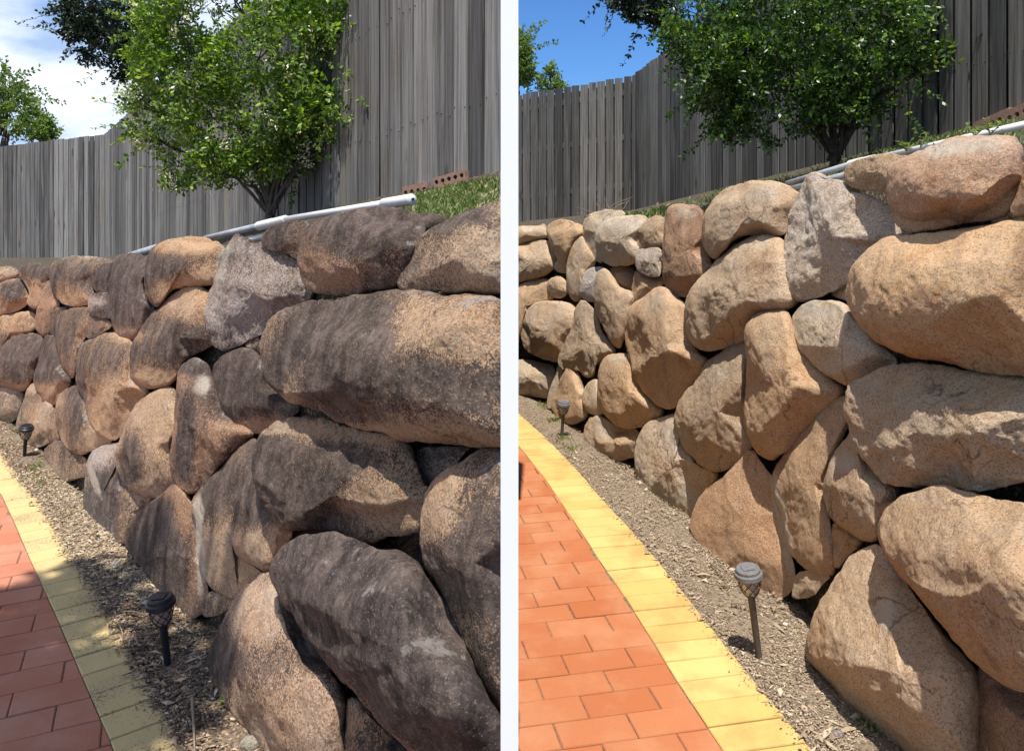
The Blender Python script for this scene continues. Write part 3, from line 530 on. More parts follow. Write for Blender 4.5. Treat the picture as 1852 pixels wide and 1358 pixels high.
("(1496,850) (1520,800) (1547,768) (1566,830) (1596,870) (1632,880) (1616,922) (1596,948) (1591,979) (1560,979) (1518,953) (1495,921) (1488,885)",TAN,'clean',.0,-.03,'r',"rounded boulder with a white shoulder tucked beneath the rough wide overhanging one"),
("(1533,720) (1540,695) (1575,677) (1600,664) (1640,654) (1700,654) (1760,669) (1960,692) (1960,872) (1853,874) (1810,890) (1760,892) (1730,882) (1670,877) (1600,880) (1583,862) (1568,837) (1548,827) (1541,790) (1533,750)",(.56,.42,.265),'cleanrough',.0,-.03,'a',"rough wide boulder with a ragged lower edge under the huge speckled oval boulder"),
("(1587,950) (1603,914) (1640,888) (1690,878) (1740,888) (1800,903) (1960,922) (1960,1285) (1843,1250) (1798,1220) (1748,1185) (1696,1123) (1646,1063) (1613,1023) (1589,987)",ORA,'clean',.0,-.08,'r',"giant diagonal boulder with cracked brown face at the lower right of the cleaned wall"),
("(1452,1172) (1473,1110) (1499,1058) (1530,1008) (1560,984) (1593,981) (1618,1013) (1648,1063) (1698,1133) (1747,1193) (1771,1225) (1774,1310) (1774,1420) (1690,1430) (1598,1365) (1547,1300) (1497,1232) (1459,1196)",(.52,.37,.22),'clean',.0,.02,'r',"big pale golden foundation boulder beneath the giant diagonal boulder"),
("(1762,1230) (1774,1200) (1802,1215) (1960,1285) (1960,1440) (1762,1440)",BRN,'cleanrough',.0,.06,'a',"dark shaded rock in the bottom right corner of the cleaned wall"),
("(1501,960) (1509,941) (1532,955) (1567,976) (1548,994) (1532,1008) (1513,1032) (1501,1007)",ORA,'clean',.0,.03,'a',"small rusty wedge stone above the big pale golden foundation boulder"),
("(1433,1062) (1439,1034) (1470,1029) (1507,1040) (1487,1058) (1472,1080) (1431,1085)",TAN,'clean',.0,.0,'a',"small stone on the soil between the triangular orange slab and the pale golden boulder"),
]
S_='stain';W_='scar'  # scar also carries sunlit rock tops and brows, painted pale
MARKS={'L':[(S_,x,y,rx,ry,a,v) for x,y,rx,ry,a,v in [
(560,640,62,85,20,1.1),(690,640,90,90,15,.8),(800,690,85,60,0,1.0),(535,690,18,75,25,-1.3),(845,600,85,55,0,-1.2),(700,785,220,16,3,-1.3),(735,585,25,60,15,-.9),
(690,405,80,32,0,1),(640,430,60,40,0,.4),(590,495,55,30,0,-1.3),(855,460,60,45,0,-.8),(840,392,70,16,0,.6),
(700,1150,220,200,40,.7),(700,1330,130,30,35,-.5),(402,1195,28,48,10,1.3),(470,1105,55,55,0,-1.5),(560,1290,85,75,0,-1.1),
(485,850,34,75,0,1.2),(575,890,45,60,20,.6),(700,915,70,45,0,-.8),(880,1010,60,140,0,.5),(800,905,32,70,10,-1.4),(820,1150,40,60,30,-.4),
(270,975,26,70,15,1.2),(325,1035,26,65,5,1.0),(335,915,16,42,0,-1.6),(400,870,34,60,20,1.1),(392,1020,40,55,0,-1.3),(450,925,28,32,0,1.0),(475,985,45,40,0,-1.2),
(232,830,24,55,0,.9),(292,755,36,50,0,-1),(272,888,55,16,0,-1.3),(338,800,14,75,0,1.3),(355,662,22,14,0,1.4),(390,810,25,60,20,-.9),(432,690,60,50,0,.9),(465,772,50,14,0,-1.3),
(362,555,45,36,0,-1.6),(318,620,65,30,-30,.9),(285,688,50,18,0,-1.3),(340,442,66,15,0,-1.6),(315,482,55,20,-20,1.0),(290,525,30,20,0,-1.2),(385,495,30,18,0,-1),
(140,500,44,20,0,1.0),(135,546,50,9,0,-1.6),(235,520,42,75,0,.8),(230,606,26,12,0,-1.6),(178,660,42,34,0,.6),(205,745,50,55,0,-1.2),(135,740,20,45,0,1.1),(182,795,34,26,0,-1.3),
(175,905,22,50,0,.9),(195,830,28,25,0,-1),(42,650,52,40,0,.8),(40,702,60,8,0,-1.4),(100,650,26,36,0,.7),(96,720,16,14,0,-1.6),(60,490,24,13,0,1.0),(60,535,16,24,0,-1.4),(28,522,26,13,0,.9),(20,560,45,10,0,-1.5),
(25,590,40,20,0,-.8),(10,497,30,12,0,-.8),(400,520,20,70,10,.7),(510,430,40,25,0,.5),(130,640,14,36,0,-.3),(120,600,16,35,0,.5),(70,760,25,30,0,-.6)]]
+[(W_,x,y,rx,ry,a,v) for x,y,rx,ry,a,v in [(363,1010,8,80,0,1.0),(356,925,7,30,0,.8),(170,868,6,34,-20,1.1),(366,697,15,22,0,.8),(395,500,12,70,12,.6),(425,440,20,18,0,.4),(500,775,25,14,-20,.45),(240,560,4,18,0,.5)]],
'R':[(S_,x,y,rx,ry,a,v) for x,y,rx,ry,a,v in [(1258,410,16,30,0,1.6),(1500,1172,50,18,0,1.0),(1640,1000,60,40,0,.5),(1440,830,16,26,0,.4),(1700,400,90,12,0,.6),(1835,500,25,90,10,.6),(1525,985,14,26,30,1.2),(1430,900,20,40,0,.6),(1200,640,50,60,0,.5)]]
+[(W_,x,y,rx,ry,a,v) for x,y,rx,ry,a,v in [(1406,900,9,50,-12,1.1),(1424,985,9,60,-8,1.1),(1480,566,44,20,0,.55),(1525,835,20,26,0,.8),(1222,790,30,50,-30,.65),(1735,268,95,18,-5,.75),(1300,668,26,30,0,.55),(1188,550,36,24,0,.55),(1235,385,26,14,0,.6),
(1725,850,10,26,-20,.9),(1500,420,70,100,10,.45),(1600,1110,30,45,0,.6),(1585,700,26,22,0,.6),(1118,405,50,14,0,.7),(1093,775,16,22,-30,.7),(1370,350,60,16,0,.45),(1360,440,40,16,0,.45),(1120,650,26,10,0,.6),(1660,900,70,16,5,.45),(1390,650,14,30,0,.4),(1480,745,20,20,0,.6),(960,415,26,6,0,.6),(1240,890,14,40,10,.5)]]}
def parse(s):
    return [tuple(float(v) for v in t.split(',')) for t in s.replace('(','').replace(')','').split()]
sd_=0
for side,lst,g in (('L',BL,GL),('R',BR,GRR)):
    for s,tint,mat,stain,zo,kind,label in lst:
        sd_+=1
        boulder(side,parse(s),tuple(c*k for c,k in zip(tint,(1.02,1.0,1.10) if side=='L' else (1.11,1.14,1.28))),mat,stain,zo,label,kind,.36 if kind=='r' else .33,'boulder',sd_,g)
# ---------------------------------------------------------------- earth bank behind each wall
def interp(pts,x): pts=np.array(pts,float); return np.interp(x,pts[:,0],pts[:,1])
TOPL=[(-200,488),(0,486),(34,490),(60,482),(90,478),(180,478),(205,474),(262,462),(300,446),(345,436),(400,448),(440,436),(480,434),(520,410),(560,402),(620,390),(700,384),(760,392),(830,392),(905,372),(925,372)]
TOPR=[(860,415),(925,415),(1000,405),(1060,400),(1120,386),(1170,393),(1210,376),(1270,380),(1310,352),(1380,332),(1440,350),(1470,322),(1520,330),(1560,295),(1610,288),(1690,270),(1760,252),(1852,248),(1900,240)]
FL=dict(c0=(-.70*13,13.0),c=(-5.97,11.35),n=(-.05,3.6),z0=.80,zc=.91,zn=1.79)
FR=dict(c0=(-1.2,11.6),c=(1.61,10.4),n=(2.95,3.4),z0=1.30,zc=1.6,zn=2.20)
def bank(side,TOP,x0,x1,Fc,endx):
    xs=np.arange(x0,x1+1,12.0); rows=[]
    BP=BASE[side]
    top=[]
    for x in xs:
        yt=interp(TOP,x)+10; yb=interp(BP,x)+60; ys=np.linspace(yb,yt,14)
        D=march(side,[(x,y) for y in ys])+.16
        D=np.maximum.accumulate(D)
        rows.append([P(x,y,d) for y,d in zip(ys,D)]); top.append(P(x,ys[-1],D[-1]))
    rows=np.array(rows)   # nx, ny, 3
    # loft from the top edge to the fence foot and a bit behind it
    top=np.array(top); nx=len(xs)
    path=np.array([list(Fc['c0'])+[Fc['z0']],list(Fc['c'])+[Fc['zc']],list(Fc['n'])+[Fc['zn']]])
    # for each column find the fence foot along the column's own ray direction
    foot=[]
    for x in xs:
        k=(x-CX)/F; best=None
        for a,b in((path[0],path[1]),(path[1],path[2])):
            den=(b[0]-a[0])-k*(b[1]-a[1]); t=(k*a[1]-a[0])/(den if abs(den)>1e-9 else 1e-9)
            if -.02<=t<=1.02: best=a+(b-a)*t
        if best is None: best=path[2] if abs(x-xs[-1])<abs(x-xs[0]) else path[0]
        foot.append(best)
    foot=np.array(foot)
    cols=[rows[:,j] for j in range(rows.shape[1])]
    for t in (.12,.3,.5,.7,.85,1.0):
        p=top+(foot-top)*t; p=p.copy(); p[:,2]-=.03*(t>.05); p[:,2]+=.03*gnoise(p*3+5)
        if t==1.0: p[:,2]=foot[:,2]-.005
        cols.append(p)
    beyond=foot+ (foot-np.array([0,0,0]))*np.array([.5,.5,0]); beyond[:,2]=foot[:,2]-.25; cols.append(beyond)
    far=beyond*np.array([1.6,1.6,0])+np.array([0,0,-.2]); cols.append(far)
    G=np.stack(cols,1); a,b=G.shape[:2]; V=G.reshape(-1,3)
    i,j=np.meshgrid(np.arange(a-1),np.arange(b-1),indexing='ij'); q=np.stack([i*b+j,(i+1)*b+j,(i+1)*b+j+1,i*b+j+1],-1).reshape(-1,4)
    q=q.tolist(); V=V.tolist()
    # end face at the near end
    last=[ (a-1)*b+k for k in range(b)]; s=len(V)
    for k in last: V.append([V[k][0],V[k][1],-.1])
    for k in range(b-1): q.append((last[k],last[k+1],s+k+1,s+k))
    o=mesh_obj('earth_bank',V,q,M['bank'],None,True); tag(o,kind='structure'); return G
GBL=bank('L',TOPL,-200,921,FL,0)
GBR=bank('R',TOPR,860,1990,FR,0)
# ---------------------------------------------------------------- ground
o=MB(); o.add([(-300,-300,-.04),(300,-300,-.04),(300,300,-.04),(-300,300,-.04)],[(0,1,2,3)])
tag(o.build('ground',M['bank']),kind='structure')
EL_out=[(-60,770),(0,808),(13,834),(44,872),(73,905),(95,938),(129,1000),(153,1034),(185,1090),(213,1132),(243,1190),(272,1250),(302,1300),(345,1366),(400,1450)]
EL_in=[(-90,820),(-40,855),(0,887),(11,912),(25,940),(50,1000),(69,1040),(105,1119),(158,1243),(208,1358),(245,1450)]
ER_out=[(905,715),(943,752),(980,785),(1018,822),(1040,845),(1087,900),(1150,967),(1220,1050),(1261,1103),(1308,1161),(1335,1195),(1372,1242),(1420,1297),(1472,1358),(1540,1440)]
ER_in=[(880,750),(910,775),(937,805),(952,823),(981,858),(1007,896),(1060,974),(1085,1015),(1120,1063),(1160,1125),(1195,1182),(1234,1245),(1310,1358),(1362,1440)]
PZ=.03
def edge(lst): return resample(smooth_poly(np.array([GP(x,y,PZ)[:2] for x,y in lst]),it=2),400,False)
def paver(mb,q,z,th=.05,bev=.004,rs=None):
    q=np.array(q); c=q.mean(0); dz=rs.normal(0,.0012) if rs is not None else 0
    tl=rs.normal(0,.0018,2) if rs is not None else (0,0)
    n=len(q); inn=c+(q-c)*(1-bev/np.maximum(np.linalg.norm(q-c,axis=1),.02))[:,None]
    V=[(p[0],p[1],z+dz+tl[0]*(p-c)[0]*3+tl[1]*(p-c)[1]*3) for p in inn]+[(p[0],p[1],z+dz-bev*.8) for p in q]+[(p[0],p[1],z-th) for p in q]
    Fa=[tuple(range(n))]+[(k,n+k,n+(k+1)%n,(k+1)%n) for k in range(n)]+[(n+k,2*n+k,2*n+(k+1)%n,n+(k+1)%n) for k in range(n)]
    mb.add(V,Fa)
def clip(poly,p,nv):
    out=[]; m=len(poly)
    for i in range(m):
        a=poly[i];b=poly[(i+1)%m]; da=(a-p)@nv; db=(b-p)@nv
        if da<=0: out.append(a)
        if da*db<0: out.append(a+(b-a)*da/(da-db))
    return out
def path(side,ein,eout,ang,pitch,length,xmin,xmax,ymin,ymax,my,mr,skew):
    rs=np.random.default_rng(7); ei=edge(ein); eo=edge(eout)
    d=np.r_[0,np.cumsum(np.linalg.norm(np.diff(ei,axis=0),axis=1))]
    yb=MB(); s=0
    def cut(s):
        p=np.array([np.interp(s,d,ei[:,0]),np.interp(s,d,ei[:,1])])
        dirv=np.array([math.cos(R(skew)),math.sin(R(skew))])
        # direction from inner to outer blends path normal and course angle
        p2=np.array([np.interp(s+.02,d,ei[:,0]),np.interp(s+.02,d,ei[:,1])]); t=(p2-p); t/=np.linalg.norm(t)+1e-9
        nn=np.array([-t[1],t[0]]); nn=nn if nn[0]>0 else -nn
        dv=nn*.75+dirv*.25; dv/=np.linalg.norm(dv)
        # hit outer edge
        rel=eo-p; cross=rel[:,0]*dv[1]-rel[:,1]*dv[0]; al=rel@dv; al[al<0]=9
        k=(np.abs(cross)+.02*al).argmin(); L_=float(np.clip(al[k],.12,.34)); return p,p+dv*L_
    while s<d[-1]-pitch*1.2:
        a,b=cut(s+.0025); c,e=cut(s+pitch-.0025)
        g=.9925
        paver(yb,[a,b,e,c] if True else 0,PZ+.002,rs=rs)
        s+=pitch
    tag(yb.build('path_border',my,smooth=False),kind='structure')
    rb=MB(); ca,sa=math.cos(R(ang)),math.sin(R(ang)); u=np.array([ca,sa]); v=np.array([-sa,ca])
    seg=np.gradient(ei,axis=0)
    for r in range(-40,160):
        for k in range(-60,60):
            j=.5*(r%2)+.04*rs.normal()*0
            o0=u*((k+j)*length)+v*(r*pitch); cc=o0+u*length/2+v*pitch/2
            if not(xmin<cc[0]<xmax and ymin<cc[1]<ymax): continue
            q=[o0+u*.0017+v*.0017,o0+u*(length-.0017)+v*.0017,o0+u*(length-.0017)+v*(pitch-.0017),o0+u*.0017+v*(pitch-.0017)]
            dd=((ei-cc)**2).sum(1); i=dd.argmin(); t=seg[i]/np.linalg.norm(seg[i]); nn=np.array([-t[1],t[0]]); nn=nn if nn[0]>0 else -nn
            sdist=(cc-ei[i])@nn
            if sdist>length*.7: continue
            if sdist>-length*.75: 
                q=clip(q,ei[i]-nn*.002,nn)
                for ii in (max(i-12,0),min(i+12,len(ei)-1)):
                    if len(q)<3: break
                    t2=seg[ii]/np.linalg.norm(seg[ii]); n2=np.array([-t2[1],t2[0]]); n2=n2 if n2[0]>0 else -n2
                    if np.abs(ei[ii]-cc).max()<.3: q=clip(q,ei[ii]-n2*.002,n2)
            if len(q)<3: continue
            qq=np.array(q); ar=abs(sum(qq[i][0]*qq[(i+1)%len(qq)][1]-qq[(i+1)%len(qq)][0]*qq[i][1] for i in range(len(qq))))/2
            if ar<.0006: continue
            paver(rb,q,PZ,rs=rs)
    tag(rb.build('brick_path',mr,smooth=False),kind='structure')
    return ei,eo
eiL,eoL=path('L',EL_in,EL_out,25,.135,.27,-7.2,-.6,1.2,8.5,M['yelL'],M['redL'],28)
eiR,eoR=path('R',ER_in,ER_out,11.3,.115,.235,-.2,1.6,1.1,6.6,M['yelR'],M['redR'],12)
# soil beds
def bed(side,xa,xb,ya,yb,step,mat,eo,amp):
    xs=np.arange(xa,xb,step); ys=np.arange(ya,yb,step); X,Y=np.meshgrid(xs,ys,indexing='ij')
    p=np.stack([X.ravel(),Y.ravel(),np.zeros(X.size)],1)
    z=.006+amp*fbm(p*2.2+3,3)+.35*amp*fbm(p*11+8,3)+.0035*fbm(p*45,2)
    d=np.min(np.hypot(p[:,None,0]-eo[None,::8,0],p[:,None,1]-eo[None,::8,1]),1)
    i=np.argmin(np.hypot(p[:,None,0]-eo[None,::8,0],p[:,None,1]-eo[None,::8,1]),1)*8
    inner=p[:,0]<eo[np.minimum(i,len(eo)-1),0]+0.0
    z=np.where(inner,.024+.0015*fbm(p*40,2),z+.022*np.clip(1-d/.5,0,1)*.9)
    z=np.where(~inner&(d<.04),.027+.004*fbm(p*30,2),z)
    p[:,2]=z
    a,b=X.shape; ii,jj=np.meshgrid(np.arange(a-1),np.arange(b-1),indexing='ij')
    q=np.stack([ii*b+jj,(ii+1)*b+jj,(ii+1)*b+jj+1,ii*b+jj+1],-1).reshape(-1,4)
    tag(mesh_obj('garden_bed',p,q,mat,None,True),kind='structure')
bed('L',-5.6,-.02,1.3,7.4,.022,M['soilL'],eoL,.022)
bed('R',.0,1.75,1.3,7.0,.018,M['soilR'],eoR,.020)
# loose mulch, leaf litter and crumbs of soil
def litter(name,side,n,mat,eo,seed,smin,smax,spill,lo,hi):
    rs=np.random.default_rng(seed); pl=PL[side]; V=[];Fa=[];cnt=0
    o0=eo
    while cnt<n:
        k=rs.integers(0,len(o0)-1); a=o0[k]
        if a[1]>hi or (lo>2 and a[1]<lo) or rs.random()>min(1,(3.0/a[1])**1.6): continue
        j=((pl-a)**2).sum(1).argmin(); b=pl[j]
        t=rs.uniform(-spill,1.1); 
        if t<0: t=-(abs(t)**1.0)*rs.random()
        p=a+(b-a)*t+rs.normal(0,.02,2)
        if side=='R' and p[0]<.03: continue
        s=smin*(smax/smin)**(rs.random()**1.6); el=rs.uniform(1,2.6) if rs.random()<.75 else rs.uniform(3,7)
        z=(.040 if t<0 else .012+.02*math.exp(-abs(t)*3)+rs.uniform(0,.012))
        yaw=rs.uniform(0,6.28); tx=rs.normal(0,.35); ca,sa=math.cos(yaw),math.sin(yaw)
        lx=s*el/2; wy=s/2; cu=rs.uniform(.1,.5)*s; base=len(V)
        if rs.random()<.5:   # curled leaf or chip
            loc=[(-lx,0,0),(0,-wy,cu),(lx,0,tx*lx*.5),(0,wy,cu),]
            fs=[(0,1,2),(0,2,3)]
        else:                # crumb: squashed octahedron
            h=s*rs.uniform(.3,.7); lx=min(lx,s*.9); loc=[(-lx,0,0),(0,-wy,0),(lx,0,h*.2),(0,wy,0),(.1*lx,.1*wy,h)]
            fs=[(0,1,4),(1,2,4),(2,3,4),(3,0,4)]
        for q in loc: V.append((p[0]+ca*q[0]-sa*q[1],p[1]+sa*q[0]+ca*q[1],z+q[2]))
        Fa+= [tuple(base+i for i in f) for f in fs]; cnt+=1
    ob=mesh_obj(name,V,Fa,mat,None,False); tag(ob,kind='stuff'); return ob
tag(litter('leaf_litter','L',34000,M['litterL'],eoL,3,.004,.012,.045,1,7),'dry brown leaf litter and mulch chips on the soil below the stained wall','leaf litter')
tag(litter('soil_crumbs','R',34000,M['litterR'],eoR,4,.0025,.0075,.015,1,6.5),'dry pale soil crumbs and dead grass on the bed below the cleaned wall','soil')
tag(litter('clods','R',420,M['litterR'],eoR,31,.012,.024,.0,1,5),'larger dry clods of soil scattered on the bed below the cleaned wall','soil')
tag(litter('bark_chips','L',700,M['litterL'],eoL,32,.012,.026,.0,1,5),'larger bark chips and dead leaves scattered below the stained wall','leaf litter')
tag(litter('sun_patch_chips','L',9000,M['sunpatch'],eoL,14,.004,.011,.02,3.05,4.6),'pale litter chips painting a sun patch beside the yellow border of the stained side','leaf litter')  # pale chips laid only where the sun patch falls, painting it in
# pebbles and loose sticks one can tell apart
def stick(pts,rad,mat,label,name='dry_stick'):
    mb=MB(); w=[GP(x,y,.03+dz) for x,y,dz in pts]; w=resample(smooth_poly(np.array(w),it=2),14,False); mb.tube(w,[rad*(1-.6*i/13) for i in range(14)],6)
    tag(mb.build(name,mat,smooth=True,origin=w.mean(0)),label,'stick')
stick([(348,1262,.03),(350,1300,.03),(352,1358,.01)],.006,M['twig'],'straight pale dry stem lying near the pale foundation boulder of the stained wall')
stick([(207,1115,.0),(222,1140,.03),(222,1160,.0)],.004,M['twig'],'curved dry root beside the yellow border left of the near solar light')
stick([(210,1108,.0),(240,1103,.03),(275,1117,.01)],.003,M['twig'],'thin arching root just left of the near solar light cap')
stick([(310,1123,.0),(330,1130,.03),(343,1146,.0)],.003,M['twig'],'thin arching root just right of the near solar light')
stick([(1322,1090,.01),(1345,1090,.015),(1356,1098,.01)],.005,M['twig'],'short pale stick left of the near solar light on the cleaned side')
stick([(1285,1018,.01),(1305,1032,.02),(1318,1044,.01)],.005,M['twig'],'short bent twig lying beside the triangular orange slab')
def pebble(x,y,s,mat,label,col,seed):
    rs=np.random.default_rng(seed); import itertools
    n=14;m=9; V=[];Fa=[]
    for i in range(m):
        th=math.pi*i/(m-1)
        for k in range(n):
            ph=2*math.pi*k/n; V.append([math.sin(th)*math.cos(ph),math.sin(th)*math.sin(ph)*.75,math.cos(th)*.5])
    V=np.array(V); V*=(1+.25*fbm(V*1.6+seed*3,2))[:,None]; V=V*s; g=GP(x,y,.02); V=V+g+np.array([0,0,s*.3])
    for i in range(m-1):
        for k in range(n): Fa.append((i*n+k,(i+1)*n+k,(i+1)*n+(k+1)%n,i*n+(k+1)%n))
    ob=mesh_obj('pebble',V,Fa,mat,None,True,g); ob.color=col+(-1,); tag(ob,label,'pebble')
pebble(208,1023,.022,M['clean'],'smooth blue grey pebble on the pale litter beside the yellow border',(.20,.22,.25),1)
pebble(455,1349,.035,M['clean'],'rounded olive grey pebble at the foot of the pale foundation boulder',(.30,.28,.22),2)
pebble(430,1352,.018,M['clean'],'small dull brown pebble left of the olive grey one',(.26,.2,.15),3)
pebble(1238,988,.022,M['clean'],'grey pebble in the soil left of the triangular orange slab',(.3,.28,.26),4)
pebble(1420,1130,.012,M['clean'],'tiny white pebble right of the near solar light on the cleaned side',(.75,.73,.68),5)
pebble(1515,1330,.02,M['clean'],'dark grey pebble at the foot of the pale golden foundation boulder',(.2,.19,.19),6)
# ---------------------------------------------------------------- paling fences
def fence(Fc,label,grp,seed,h=1.8,wm='wood'):
    root=empty('paling_fence',(Fc['c'][0],Fc['c'][1],Fc['zc'])); tag(root,label,'fence',grp)
    rs=np.random.default_rng(seed); mb=MB(); nl=MB(); bk=MB()
    pts=[np.array(list(Fc['c0'])+[Fc['z0']]),np.array(list(Fc['c'])+[Fc['zc']]),np.array(list(Fc['n'])+[Fc['zn']])]
    for si in(0,1):
        a,b=pts[si],pts[si+1]; L_=np.linalg.norm((b-a)[:2]); u=(b-a)[:2]/L_; nv=np.array([u[1],-u[0]])
        if nv@(-(a+b)[:2])<0: nv=-nv          # toward the camera
        wd=.122 if si==0 else .132; n=int(L_/wd); wd=L_/n
        Rm=np.array([[u[0],nv[0],0],[u[1],nv[1],0],[0,0,1.]])
        for lay in(0,1):
            for i in range(n+lay):
                t=min(max((i+.5-.5*lay)/n,.02/L_),1-.02/L_); c=a+(b-a)*t; hh=h+rs.normal(0,.006)-(.07 if lay else 0); bot=rs.uniform(-.022,-.008)
                ww=(wd-(rs.uniform(.013,.024) if si==0 else rs.uniform(.018,.028))) if lay==0 else .134
                off=-.048*lay+(rs.normal(0,.0015) if not lay else 0)
                lean=rs.normal(0,.003); yw=rs.normal(0,.02) if not lay else 0
                Rl=np.array([[math.cos(lean),0,math.sin(lean)],[0,1,0],[-math.sin(lean),0,math.cos(lean)]]); Ry=np.array([[math.cos(yw),-math.sin(yw),0],[math.sin(yw),math.cos(yw),0],[0,0,1.]])
                if not lay and c[1]<9:
                    for hz in (.35,1.0,1.6):
                        for sx in (-.042,.042):
                            q=np.array([c[0]+nv[0]*.0085,c[1]+nv[1]*.0085])+u*(sx+rs.normal(0,.004)); nl.box([q[0],q[1],c[2]+hz+rs.normal(0,.012)],(.0055,.004,.0055),Rm)
                (bk if lay else mb).box([c[0]+nv[0]*off,c[1]+nv[1]*off,c[2]+(hh+bot)/2],(ww,.014,hh-bot),Rm@Ry@Rl)
        for i in range(int(L_/2.4)+1):
            c=a+(b-a)*min(1-.6/L_,(i*2.4+.1)/L_); m2=MB(); m2.box([c[0]-nv[0]*.105,c[1]-nv[1]*.105,c[2]+.75],(.1,.09,1.7),Rm); m2.build('post',M[wm],root)
        for hz in(.35,1.0,1.6):
            m2=MB(); p=a.copy();q=a+(b-a)*(1-(.3/L_ if si else 0)); p[2]+=hz;q[2]+=hz; p[:2]-=nv*.05; q[:2]-=nv*.05
            ctr=(p+q)/2; d=(q-p); l=np.linalg.norm(d); ux=d/l; ny=np.array([nv[0],nv[1],0]); uz=np.cross(ux,ny); uz/=np.linalg.norm(uz)
            m2.box(ctr,(l,.04,.075),np.stack([ux,ny,uz],1)); m2.build('rail',M[wm],root)
    mb.build('palings',M[wm],root); bk.build('backing_boards',M['woodback'],root); nl.build('nails',M['dark'],root)['kind']='stuff'
fence(FL,'weathered grey timber paling fence bending behind the stained wall','grey paling fences above the walls',1)
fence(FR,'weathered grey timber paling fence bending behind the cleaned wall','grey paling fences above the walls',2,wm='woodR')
# ---------------------------------------------------------------- white strip standing in for the gutter between the two views
mb=MB(); Yp=1.2; xl,xr=-20.5/F*Yp,11.5/F*Yp; mb.box([(xl+xr)/2,Yp+.012,.97],(xr-xl,.024,1.94))
pr=mb.build('gutter_strip',M['white'],origin=(0,Yp,0)); tag(pr,'slim white gutter strip standing upright between the stained wall and the cleaned wall','post')
# ---------------------------------------------------------------- pipes
def pt_bank(side,x,y,dd): return P(x,y,dd)
def pipe(label,a,b,c,d,r,endcap,grp):
    a,b,c,d=[np.array(v) for v in(a,b,c,d)]
    root=empty('pvc_pipe',b); tag(root,label,'pipe',grp)
    for nm,p,q,mt,rr in(('lower_pipe',a,b,'pvcgrey',r),('upper_pipe',c,d,'pvc',r*.93)):
        m=MB(); m.tube([p,(p+q)/2,q],rr,18); m.build(nm,M[mt],root,smooth=True)
    m=MB(); u=(c-b); m.tube([b-u*.02,b,b+u*.5,b+u*.52,c-u*.02,c],[r*1.2,r*1.4,r*1.4,r*1.3,r*1.3,r*1.15],20); m.build('coupling',M['pvc'],root)
    if endcap:
        u=(d-c)/np.linalg.norm(d-c); m=MB(); m.tube([d-u*.17,d-u*.165,d,d+u*.006],[r*1.0,r*1.3,r*1.3,r*1.12],20); k=m.build('end_cap',M['pvc'],root,smooth=True)
        m=MB(); m.tube([d+u*.003,d+u*.012],[r*.3,r*.3],12); m.build('plug_hole',M['dark'],root)
def dtop(side,x,y): return float(march(side,[(x,y)])[0])
a=P(372,431,dtop('L',372,440)+.25);b=P(468,409,dtop('L',468,430)+.16);c=P(518,397,dtop('L',518,410)+.16);d=P(744,361,dtop('L',744,385)+.16)
pipe('grey and white plastic pipe with open capped end lying on top of the stained wall',a,b,c,d,.0135,True,'plastic pipes along the wall tops')
a=P(1424,332,dtop('R',1424,345)+.22);b=P(1538,298,dtop('R',1538,320)+.16);c=P(1584,287,dtop('R',1584,300)+.16);d=P(1870,222,dtop('R',1852,250)+.25)
pipe('grey and white plastic pipe lying on top of the cleaned wall under the shrub',a,b,c,d,.0135,False,'plastic pipes along the wall tops')
def plain_pipe(label,a,b,r,mat):
    m=MB(); m.tube([a,(a+b)/2,b],r,16); o=m.build('pvc_pipe',mat,smooth=True,origin=(a+b)/2); tag(o,label,'pipe')
plain_pipe('short piece of white pipe showing under the coupling behind the mottled grey boulder',P(440,437,dtop('L',440,440)+.2),P(500,424,dtop('L',500,430)+.2),.014,M['pvc'])
plain_pipe('thin lower grey pipe running under the main pipe behind the broken grey boulder',P(1436,341,dtop('R',1436,350)+.15),P(1545,313,dtop('R',1545,330)+.15),.015,M['pvcgrey'])
plain_pipe('far dark end of the grey pipe lying at the foot of the stained side fence',P(236,463,dtop('L',236,465)+.3),P(283,449,dtop('L',283,458)+.3),.022,M['pvcgrey'])
